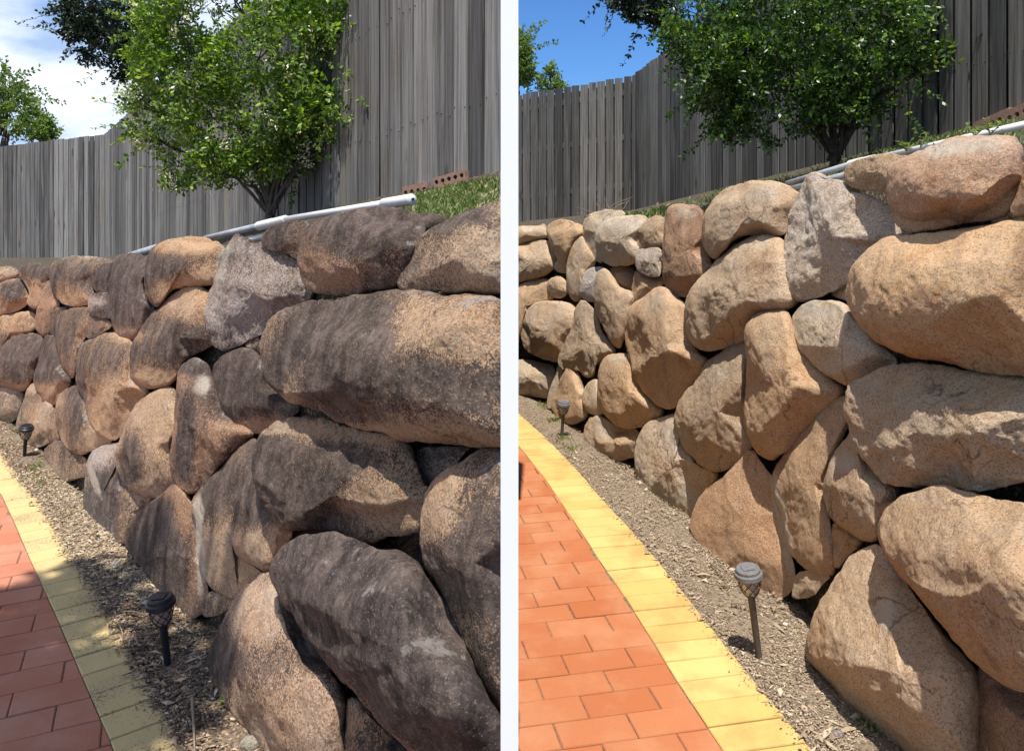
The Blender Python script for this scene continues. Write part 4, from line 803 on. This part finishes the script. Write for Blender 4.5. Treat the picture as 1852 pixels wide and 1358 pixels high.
# ---------------------------------------------------------------- cored bricks under the fence
def cored_brick(label,p,u,nholes,size=(.23,.076,.11),tilt=0,two=False):
    # holes on the face toward the camera; local x along u, local y = toward camera normal, local z up
    u=np.array([u[0],u[1],u[2]]);u/=np.linalg.norm(u); nv=np.array([u[1],-u[0],0]); nv/=np.linalg.norm(nv)
    if nv@(-np.array([p[0],p[1],0]))<0: nv=-nv
    up=np.cross(u,nv); up=up if up[2]>0 else -up
    w,dp,h=size; rows=2 if two else 1; V=[];Fa=[];mb=MB(); cw=w/nholes; chh=h/rows
    def W(x,y,z): return np.array(p)+u*x+nv*y+up*z
    for r in range(rows):
        for c in range(nholes):
            cx=-w/2+(c+.5)*cw; cz=-h/2+(r+.5)*chh; rr=.30*min(cw,chh*(1 if two else .6)); K=16
            circ=[];sq=[];deep=[]
            for k in range(K):
                a=2*math.pi*(k+.5)/K; x,z=math.cos(a),math.sin(a); s=1/max(abs(x),abs(z))
                circ.append(W(cx+rr*x,dp/2,cz+rr*z)); deep.append(W(cx+rr*x,-dp*.35,cz+rr*z))
                # snap corners
                sx,sz=x*s,z*s
                sq.append(W(cx+np.clip(sx*1.0,-1,1)*cw/2,dp/2,cz+np.clip(sz,-1,1)*chh/2))
            V=sq+circ+deep; fs=[]
            for k in range(K):
                k2=(k+1)%K; fs+= [(k,k2,K+k2,K+k),(K+k,K+k2,2*K+k2,2*K+k)]
            fs.append(tuple(2*K+k for k in range(K)))
            mb.add(V,fs)
            for sx,sz in((1,1),(1,-1),(-1,1),(-1,-1)):   # little corner triangles left by the polar square
                K2=K//4
            # corners
            for q in range(4):
                a1=2*math.pi*(q*4+1+.5)/K;a2=2*math.pi*(q*4+2+.5)/K
                cxn=1 if q in(0,3) else -1; czn=1 if q in(0,1) else -1
                pts=[W(cx+cxn*cw/2,dp/2,cz+czn*chh/2)]
                for a in(a1,a2):
                    x,z=math.cos(a),math.sin(a); s=1/max(abs(x),abs(z)); pts.append(W(cx+x*s*cw/2,dp/2,cz+z*s*chh/2))
                mb.add(pts,[(0,1,2)])
    c8=[W(sx*w/2,sy,sz*h/2) for sy in(dp/2,-dp/2) for sz in(-1,1) for sx in(-1,1)]
    mb.add(c8,[(0,1,5,4),(2,3,7,6),(0,2,6,4),(1,3,7,5),(4,5,7,6)])
    o=mb.build('cored_brick',M['brick'],origin=p); tag(o,label,'brick','cored bricks propped under the fences')
fu=np.array([FL['n'][0]-FL['c'][0],FL['n'][1]-FL['c'][1],FL['zn']-FL['zc']]); fu/=np.linalg.norm(fu)
def onfence(Fc,x,fwd=.03):
    k=(x-CX)/F; a=np.array(Fc['c']);b=np.array(Fc['n']); t=(k*a[1]-a[0])/((b[0]-a[0])-k*(b[1]-a[1])); return t,a+(b-a)*t
for x,y,nh,two,lab in((757,346,4,False,'brown cored brick lying flat under the fence beside the pipe end'),(820,333,5,True,'tilted brown cored brick with two rows of holes under the stained side fence')):
    t,q=onfence(FL,x); D=q[1]-.06
    cored_brick(lab,P(x,y,D),(1.0,-.50,.24) if two else (1.,-.5,.16),nh,(.185,.07,.10) if two else (.16,.07,.07),two=two)
for x,y,nh,lab in((1803,219,5,'shaded orange cored brick below the palings above the white pipe'),(1862,198,5,'orange cored brick at the right edge under the cleaned side fence')):
    t,q=onfence(FR,x); D=q[1]-.05
    cored_brick(lab,P(x,y+4,D),(.35,-1.0,.30),nh,(.23,.07,.09))
# ---------------------------------------------------------------- solar stake lights
def lathe(mb,prof,org,ax,ux,n=28):
    uy=np.cross(ax,ux); V=[];Fa=[]
    for r,z in prof:
        for k in range(n):
            a=2*math.pi*k/n; V.append(org+ax*z+r*(math.cos(a)*ux+math.sin(a)*uy))
    m=len(prof)
    for i in range(m-1):
        for k in range(n): Fa.append((i*n+k,i*n+(k+1)%n,(i+1)*n+(k+1)%n,(i+1)*n+k))
    Fa.append(tuple(range(n))[::-1]); Fa.append(tuple((m-1)*n+k for k in range(n))); mb.add(V,Fa)
def solar(label,bx,by,tx,ty,H,capr,black,stakemat):
    b=GP(bx,by,.02); D=b[1]; top=P(tx,ty,D-.02); ax=top-b; L_=np.linalg.norm(ax); ax/=L_
    root=empty('solar_stake_light',b); tag(root,label,'solar light','solar stake lights along the path')
    ux=np.cross(ax,np.array([0,1.,0])); ux/=np.linalg.norm(ux); s=capr/.042
    capm=M['blackplastic'] if black else M['greyplastic']
    m=MB(); lathe(m,[(0.003*s,L_-.001),(.034*s,L_-.0),(.038*s,L_-.004*s),(.0385*s,L_-.012*s),(.044*s,L_-.016*s),(.045*s,L_-.028*s),(.041*s,L_-.033*s),(.02*s,L_-.034*s)][::-1],b,ax,ux); cap=m.build('cap',capm,root,smooth=False)
    m=MB(); uy=np.cross(ax,ux); c=b+ax*(L_+.001); h=.019*s; V=[c+ux*x*h+uy*y*h+ax*z for z in(0,.0015) for x,y in((-1,-1),(1,-1),(1,1),(-1,1))]; m.add(V,[(4,5,6,7),(0,1,5,4),(1,2,6,5),(2,3,7,6),(3,0,4,7)]); k=m.build('solar_panel',M['cell'] if black else M['greyplastic'],root); 
    # wire lattice basket
    zt=L_-.033*s; zb=L_-.092*s; m=MB(); K=8
    def rad(t): return s*(.0355*math.sqrt(max(0,1-t*t*.78)))
    for dirn in(1,-1):
        for k in range(K):
            pts=[]
            for i in range(11):
                t=i/10; a=2*math.pi*k/K+dirn*t*1.5; r=rad(t); pts.append(b+ax*(zt+(zb-zt)*t)+r*(math.cos(a)*ux+math.sin(a)*uy))
            m.tube(pts,.0014*s,5)
    m.build('lattice_basket',M['blackplastic'] if black else M['stakeR'],root,smooth=True)
    m=MB(); lathe(m,[(rad(t)*.86,zt+(zb-zt)*t) for t in np.linspace(0,1,9)],b,ax,ux,20); m.build('lens',M['lens'],root,smooth=True)
    m=MB(); lathe(m,[(.006*s,-.10),(.0105*s,0.0),(.0115*s,zb-.01),(.017*s,zb+.004*s),(.018*s,zb+.010*s)],b,ax,ux,16); m.build('stake',stakemat,root,smooth=True)
solar('black solar stake light with clean cap leaning by the near end of the yellow border',304,1205,289,1078,.3,.044*1.05,True,M['blackplastic'])
solar('small distant black solar stake light before the pale sliver rock',44,826,48,769,.3,.042,True,M['blackplastic'])
solar('dusty grey solar stake light leaning in front of the triangular orange slab',1373,1192,1352,1026,.33,.046,False,M['stakeR'])
solar('small distant dusty grey solar stake light before the pointed brown foundation boulder',1016,789,1020,725,.33,.043,False,M['stakeR'])
# ---------------------------------------------------------------- foliage
def leaves(blobs,n,size,rs,sprig=6,up=.4,shell=.6,flat=0.5):
    """blobs: (px,py,D,rx_px,ry_px,rd_m,weight). Returns verts, faces of folded leaves grouped in sprigs."""
    wts=np.array([b[6] for b in blobs],float); wts/=wts.sum(); V=[];Fa=[]
    nsp=n//sprig; which=rs.choice(len(blobs),nsp,p=wts)
    lumps=[]
    for w_ in which:
        px,py,D,rx,ry,rd,_=blobs[w_]
        d=rs.normal(size=3); d/=np.linalg.norm(d); r=(shell+(1-shell)*rs.random())if rs.random()<.72 else rs.random()**.6
        c=P(px,py,D)+np.array([d[0]*rx/F*D,d[1]*rd,d[2]*ry/F*D])*r
        # clump: drop sprigs where a noise field is low -> gaps
        if gnoise(np.array([c*2.6+7]))[0]< -.10: continue
        tdir=d*.9+rs.normal(size=3)*.6+np.array([0,0,up]); tdir/=np.linalg.norm(tdir)
        lumps.append((c,tdir))
    for c,t in lumps:
        a=np.cross(t,rs.normal(size=3)); a/=np.linalg.norm(a)+1e-9; nn=np.cross(t,a)
        sl=size*rs.uniform(.7,1.3)
        for k in range(sprig):
            sgn=1 if k%2 else -1
            ld=a*sgn*.9+t*.55+rs.normal(size=3)*.25; ld/=np.linalg.norm(ld)
            nr=nn*.8+np.array([0,0,flat])+rs.normal(size=3)*.35; wv=np.cross(ld,nr); wv/=np.linalg.norm(wv)+1e-9; nr=np.cross(wv,ld)
            s=sl*rs.uniform(.75,1.2); o=c+t*(k-sprig/2)*size*.45; i=len(V)
            V+= [o,o+ld*s*.5+wv*s*.27+nr*s*.05,o+ld*s-nr*s*.08,o+ld*s*.5-wv*s*.27+nr*s*.05]
            Fa+= [(i,i+1,i+2),(i,i+2,i+3)]
    return np.array(V),np.array(Fa)
def limb(mb,a,b,r0,r1,rs,wob=.06,n=9):
    a=np.array(a);b=np.array(b); L_=np.linalg.norm(b-a); off=rs.uniform(0,50,3)
    pts=[a+(b-a)*t+np.array([gnoise(np.array([off+t*2.2]))[0],gnoise(np.array([off+9+t*2.2]))[0],gnoise(np.array([off+19+t*2.2]))[0]])*wob*L_*2*math.sin(math.pi*min(1,t*1.1+.0)) for t in np.linspace(0,1,n)]
    mb.tube(pts,[r0+(r1-r0)*t for t in np.linspace(0,1,n)],8); return pts
def tree(name,label,cat,base,fork,blobs,n,size,leaf,bark,seed,r0=.05,grp=None,sprig=6,flowers=0,up=.4,nl=None,shell=.6,stems=False,sprays=0):
    rs=np.random.default_rng(seed); root=empty(name,base); tag(root,label,cat,grp)
    mb=MB()
    if not stems: limb(mb,base,fork,r0,r0*.75,rs,.03)
    else: limb(mb,np.array(base)-np.array([0,0,.1]),np.array(base)+np.array([0,0,.10]),r0*1.05,r0*.8,rs,.02)
    for bl in (blobs if nl is None else blobs[:nl]):
        px,py,D,rx,ry,rd,_=bl; c=P(px,py,D); st=(np.array(base)+np.array([0,0,.04])+rs.normal(size=3)*r0*.45) if stems else np.array(fork)+rs.normal(size=3)*r0*.4
        if stems:
            if (c[2]-base[2])<.35: continue
            mid=st+(c-st)*np.array([.30,.4,.55]); limb(mb,st,mid,r0*.42,r0*.26,rs,.04); pts=limb(mb,mid,c,r0*.26,r0*.08,rs,.07)
        else: pts=limb(mb,st,c,r0*.42,r0*.10,rs,.07)
        for k in range(4):
            d=rs.normal(size=3); d[2]=abs(d[2])*.6; d/=np.linalg.norm(d); e=c+d*np.array([rx/F*D,rd,ry/F*D])*.85
            limb(mb,pts[rs.integers(4,8)],e,r0*.2,r0*.04,rs,.08,6)
    mb.build('trunk',bark,root,smooth=True)
    V,Fa=leaves(blobs,n,size,rs,sprig,up,shell)
    VV=V.tolist(); FF=Fa.tolist(); tw=MB()
    for _ in range(sprays):
        b=blobs[rs.choice(len(blobs),p=np.array([q[6] for q in blobs])/sum(q[6] for q in blobs))]; d=rs.normal(size=3); d[2]+=.25; d/=np.linalg.norm(d); D=b[2]
        o=P(b[0],b[1],D)+d*np.array([b[3]/F*D,b[5],b[4]/F*D])*.85; t=d+rs.normal(size=3)*.45; t/=np.linalg.norm(t); Ls=size*rs.uniform(3,8.5); e=o+t*Ls-np.array([0,0,.12*Ls])
        pts=limb(tw,o,e,.0022*size/.036,.001*size/.036,rs,.06,7); a=np.cross(t,rs.normal(size=3)); a/=np.linalg.norm(a)
        for q in pts[1:]:
            for sg in (1,-1,1,-1):
                ld=a*sg+t*.7+rs.normal(size=3)*.35; ld/=np.linalg.norm(ld); wv=np.cross(ld,np.cross(a,t)+rs.normal(size=3)*.5); wv/=np.linalg.norm(wv); s=size*rs.uniform(.6,1.15); i=len(VV); q0=np.array(q)+t*rs.normal()*size*.3
                VV+= [q0,q0+ld*s*.5+wv*s*.26,q0+ld*s,q0+ld*s*.5-wv*s*.26]; FF+= [(i,i+1,i+2),(i,i+2,i+3)]
    if sprays: n0=len(mb.V)
    if sprays: twm=tw.build('twig',bark,root,smooth=True); twm['kind']='stuff'
    V=np.array(VV); Fa=np.array(FF)
    o=mesh_obj('crown',V-np.array(base),Fa,leaf,root,False)
    if flowers:
        V=[];Fa=[]
        for _ in range(flowers):
            b=blobs[rs.integers(0,len(blobs))]; d=rs.normal(size=3); d[1]=-abs(d[1]); d/=np.linalg.norm(d)
            c=P(b[0],b[1],b[2])+d*np.array([b[3]/F*b[2],b[5],b[4]/F*b[2]])*.98
            for k in range(22):
                o=c+rs.normal(size=3)*.022; ld=rs.normal(size=3); ld/=np.linalg.norm(ld); wv=np.cross(ld,rs.normal(size=3)); wv/=np.linalg.norm(wv); s=.023; i=len(V)
                V+= [o,o+ld*s*.5+wv*s*.25,o+ld*s,o+ld*s*.5-wv*s*.25]; Fa+= [(i,i+1,i+2),(i,i+2,i+3)]
        mesh_obj('blossom',np.array(V)-np.array(base),np.array(Fa),M['flower'],root,False)
    return root
DL=5.2
bl=[(470,60,DL,150,130,.50,6),(330,120,DL+.1,95,105,.42,4),(300,215,DL+.1,62,75,.3,1.7),(610,120,DL-.1,95,105,.40,3.2),(560,215,DL-.1,75,70,.34,1.8),(430,220,DL-.1,110,90,.45,3.6),(480,290,DL,65,45,.3,1.1),
    (390,300,DL,60,40,.25,.8),(320,325,DL,28,26,.14,.25),(590,30,DL,85,80,.4,2),(310,40,DL,80,80,.35,2.2),(680,190,DL-.15,38,26,.14,.35),(640,245,DL-.1,40,22,.16,.4),(420,-60,DL,170,90,.5,2.5),(555,282,DL,45,30,.2,.4),(700,178,DL-.2,22,14,.08,.2),(660,130,DL-.1,62,90,.28,3.2),(700,205,DL-.15,34,34,.2,1.5),(660,60,DL-.1,50,50,.25,1.6),(625,-10,DL-.1,70,60,.3,1.2),(655,70,DL-.1,45,60,.2,.6),(235,185,DL+.1,22,30,.1,.15),(255,240,DL,18,28,.1,.15)]
tree('flowering_shrub','bright green flowering shrub with cream blossom clusters above the stained wall','shrub',P(488,398,DL),P(480,330,DL),bl,50000,.037,M['leafL'],M['bark'],11,.033,'bushy shrubs in front of the fences',flowers=95,stems=True,sprays=330)
DR=5.0
bl=[(1440,40,DR,150,120,.5,6),(1330,90,DR,105,90,.4,4),(1290,150,DR,60,60,.28,1.6),(1420,160,DR,110,75,.42,3.6),(1560,60,DR-.1,110,105,.4,4),(1590,150,DR-.1,75,50,.3,1.4),(1500,190,DR,110,45,.35,1.6),
    (1330,225,DR,50,32,.2,.7),(1430,225,DR,55,28,.22,.6),(1240,60,DR+.1,50,50,.22,1.2),(1620,20,DR-.1,60,60,.3,1),(1660,110,DR-.15,30,20,.12,.25),(1720,90,DR-.2,60,26,.16,.30),(1300,232,DR,26,16,.1,.2),(1655,130,DR-.2,28,16,.1,.15),(1440,-70,DR,190,80,.5,2.2),(1270,10,DR,75,50,.3,1.6),(1400,255,DR,22,16,.1,.12)]
tree('flowering_shrub','dark green dense shrub above the cleaned wall hiding part of the fence','shrub',P(1510,297,DR),P(1500,235,DR),bl,36000,.036,M['leafR'],M['barkgrey'],12,.036,'bushy shrubs in front of the fences',stems=True,sprays=330)
# trees beyond the fences
GT='trees beyond the fences'
tree('leafy_tree','dark green tree hanging over the stained side fence behind the shrub','tree',np.array([-7.6,15.5,0]),P(270,120,15),
     [(190,30,15,78,70,1.0,3),(235,105,15,40,45,.5,1.3),(145,20,15,42,32,.5,.8),(160,75,15,42,42,.5,1.0),(280,40,15,80,90,1.0,3),(130,55,15,22,26,.3,.3),(230,140,15,22,14,.25,.25),(300,-60,15,190,70,1.4,3)],15000,.095,M['leafdark'],M['barkgrey'],13,.14,GT,sprays=90)
tree('leafy_tree','pale green open tree at the left edge beyond the stained side fence','tree',np.array([-11.8,17,0]),P(10,250,17),
     [(10,190,17,50,50,.8,2),(45,215,17,32,36,.6,1.2),(18,150,17,28,26,.4,.35),(-40,170,17,60,70,.9,2)],5200,.095,M['leafpale'],M['bark'],14,.1,GT,sprig=5,sprays=50)
tree('leafy_tree','small yellow green conical tree top just over the stained side fence','tree',np.array([-10.2,17,0]),P(82,262,17),
     [(82,238,17,24,16,.4,1),(84,222,17,10,12,.2,.3),(75,252,17,32,14,.4,.8)],1700,.085,M['leafpale'],M['bark'],15,.07,GT,sprig=5)
tree('leafy_tree','green tree at the left edge beyond the cleaned side fence','tree',np.array([.12,17,0]),P(932,180,17),
     [(934,95,17,30,42,.4,1.6),(945,130,17,24,26,.4,1.2),(930,60,17,16,20,.3,.4)],4200,.085,M['leafpale'],M['bark'],16,.08,GT,sprig=5,sprays=30)
tree('leafy_tree','small yellow green conical tree top just over the cleaned side fence','tree',np.array([.85,17,0]),P(996,172,17),
     [(996,145,17,22,18,.35,1),(996,126,17,8,12,.15,.3),(998,158,17,30,10,.35,.7)],1600,.08,M['leafpale'],M['bark'],17,.06,GT,sprig=5)
tree('leafy_tree','dark leafy branches hanging over the top left of the cleaned side shrub','tree',np.array([3.4,13,0]),P(1240,60,13),
     [(1165,12,13,45,24,.5,1.5),(1120,4,13,22,10,.3,.5),(1200,30,13,34,28,.4,1.2),(1215,66,13,16,14,.2,.4),(1180,-50,13,110,50,.8,2.5),(1150,28,13,18,12,.2,.3)],4800,.09,M['leafdark'],M['barkgrey'],18,.1,GT,sprays=40)
# garden tree behind the camera that dapples the near end of the stained side
rs_=np.random.default_rng(77)
def shade_tree():
    base=np.array([-3.6,-.6,0.]); root=empty('garden_tree',base); tag(root,'tall open garden tree standing left of the camera shading the near stained boulders','tree')
    mb=MB(); fork=base+np.array([.5,.3,2.6]); limb(mb,base,fork,.11,.08,rs_,.03)
    cs=[np.array(c,float) for c in SHADE]
    V=[];Fa=[]
    for c in cs:
        x,y,z,r,n=c; limb(mb,fork,(x,y,z),.05,.012,rs_,.05)
        for _ in range(int(n)):
            d=rs_.normal(size=3); d/=np.linalg.norm(d); o=np.array([x,y,z])+d*np.array([r,r,r*.45])*rs_.random()**.45
            ld=rs_.normal(size=3); ld/=np.linalg.norm(ld); wv=np.cross(ld,np.array([.2*rs_.normal(),.2*rs_.normal(),1])); wv/=np.linalg.norm(wv); s=.11; i=len(V)
            V+= [o,o+ld*s*.5+wv*s*.28,o+ld*s,o+ld*s*.5-wv*s*.28]; Fa+= [(i,i+1,i+2),(i,i+2,i+3)]
    mb.build('trunk',M['bark'],root,smooth=True); mesh_obj('crown',np.array(V)-base,np.array(Fa),M['leafR'],root,False)
SHADE=[(-1.35,.85,5.0,.42,700),(-2.2,.9,5.1,.6,1300),(-1.7,.65,5.0,.45,800),(-2.95,.9,5.2,.5,800),(-1.85,1.35,5.3,.36,350)]
shade_tree()
# ---------------------------------------------------------------- weeds and grass on the banks
def tuft(pts,n,hmin,hmax,rs,spread):
    V=[];Fa=[]
    for _ in range(n):
        p=pts[rs.integers(0,len(pts))]+np.array([rs.normal(0,spread),rs.normal(0,spread),0]); h=rs.uniform(hmin,hmax); a=rs.uniform(0,6.28); le=rs.uniform(.2,.9)
        d=np.array([math.cos(a),math.sin(a),0]); wv=np.array([-d[1],d[0],0])*h*.09; i=len(V)
        V+= [p-wv,p+wv,p+d*h*le*.4+np.array([0,0,h*.65])+wv*.7,p+d*h*le+np.array([0,0,h*.9])]; Fa+= [(i,i+1,i+2),(i,i+2,i+3)]
    return np.array(V),np.array(Fa)
rs=np.random.default_rng(21)
def bank_pts(side,TOP,Fc,x0,x1,t0,t1,n):
    out=[]
    for _ in range(n):
        x=rs.uniform(x0,x1); yt=interp(TOP,x)+6; a=P(x,yt,dtop(side,x,yt)+.16)
        t,q=onfence(Fc,x); f=np.array([q[0],q[1],Fc['zc']+(Fc['zn']-Fc['zc'])*t-.02]); k=rs.uniform(t0,t1); p=a+(f-a)*k; p[2]-=.012; out.append(p)
    return np.array(out)
V,Fa=tuft(bank_pts('L',TOPL,FL,745,893,.02,.9,600),5200,.012,.034,rs,.02)
tag(mesh_obj('grass',V,Fa,M['grass'],None,False),'green and straw coloured grass on the bank beside the pipe end','grass',kind='stuff')
V,Fa=tuft(bank_pts('R',TOPR,FR,1240,1850,.0,1.0,400),4200,.012,.04,rs,.03)
tag(mesh_obj('grass',V,Fa,M['grass'],None,False),'sparse grass along the pipe above the cleaned wall','grass',kind='stuff')
pp=bank_pts('R',TOPR,FR,1125,1215,.02,.25,60); V,Fa=tuft(pp,900,.02,.07,rs,.05)
tag(mesh_obj('grass',V,Fa,M['grass'],None,False),'low grass patch at the fence corner above the cleaned wall','grass',kind='stuff')
pp=np.array([GP(x+rs.normal(0,6),y+rs.normal(0,5),.015) for x,y in((38,787),(60,845),(66,878),(1003,760),(985,735),(1018,800),(1035,815),(1585,1318)) for _ in range(6)]); V,Fa=tuft(pp,900,.012,.04,rs,.02)
tag(mesh_obj('grass',V,Fa,M['grass'],None,False),'tiny tufts of grass growing in the soil beds','grass',kind='stuff')
def weed(name,label,base,h,n,mat,seed,ls=.03):
    r=np.random.default_rng(seed); root=empty(name,base); tag(root,label,'weed'); mb=MB(); V=[];Fa=[]
    for k in range(n):
        e=np.array(base)+np.array([r.normal(0,h*.35),r.normal(0,h*.35),h*r.uniform(.6,1)]); pts=limb(mb,base,e,.002,.001,r,.05,5)
        for q in pts[1:]:
            for s_ in(1,-1):
                ld=np.array([r.normal(),r.normal(),.4]); ld/=np.linalg.norm(ld); wv=np.cross(ld,(0,0,1)); wv/=np.linalg.norm(wv); i=len(V); s=ls*r.uniform(.7,1.2); q=np.array(q)
                V+= [q,q+ld*s*.5+wv*s*.25,q+ld*s,q+ld*s*.5-wv*s*.25]; Fa+= [(i,i+1,i+2),(i,i+2,i+3)]
    mb.build('stem',M['twig'],root); mesh_obj('leaf',np.array(V)-np.array(base),np.array(Fa),mat,root,False)
for x,y,h,lab in((1665,262,.07,'green seedling sprouting over the white pipe left of the bleached top capstone'),(1640,268,.04,'smaller seedling beside the taller one on the white pipe'),(1763,240,.04,'seedling growing between the palings and the pipe above the bleached top capstone'),(1790,238,.05,'lone seedling near the shaded cored brick')):
    weed('weed',lab,P(x,y+6,dtop('R',x,y+10)+.2),h,4,M['leafpale'],int(x),.02)
weed('weed','pale green sprout in the gap below the small pale rounded boulder',GP(1062,768,.0),.09,4,M['leafpale'],5,.035)
weed('weed','fresh green fallen leaf sprig at the foot of the pale foundation boulder',GP(408,1280,.02),.025,2,M['leafpale'],6,.035)
weed('weed','small seedling at the foot of the cleaned side fence',P(1222,380,8.0),.09,4,M['leafpale'],7,.03)
def twigs():
    r=np.random.default_rng(4); base=P(1100,388,dtop('R',1100,395)+.35); mb=MB()
    for k in range(16):
        e=base+np.array([r.uniform(-.28,.22),r.uniform(-.1,.1),r.uniform(.0,.14)]); limb(mb,base+np.array([r.uniform(-.2,.2),r.uniform(-.05,.05),-.02]),e,.004,.0015,r,.06,6)
    tag(mb.build('dry_branch',M['twig'],origin=base),'tangle of dry twigs lying behind the pale arched boulder','dry branch')
twigs()
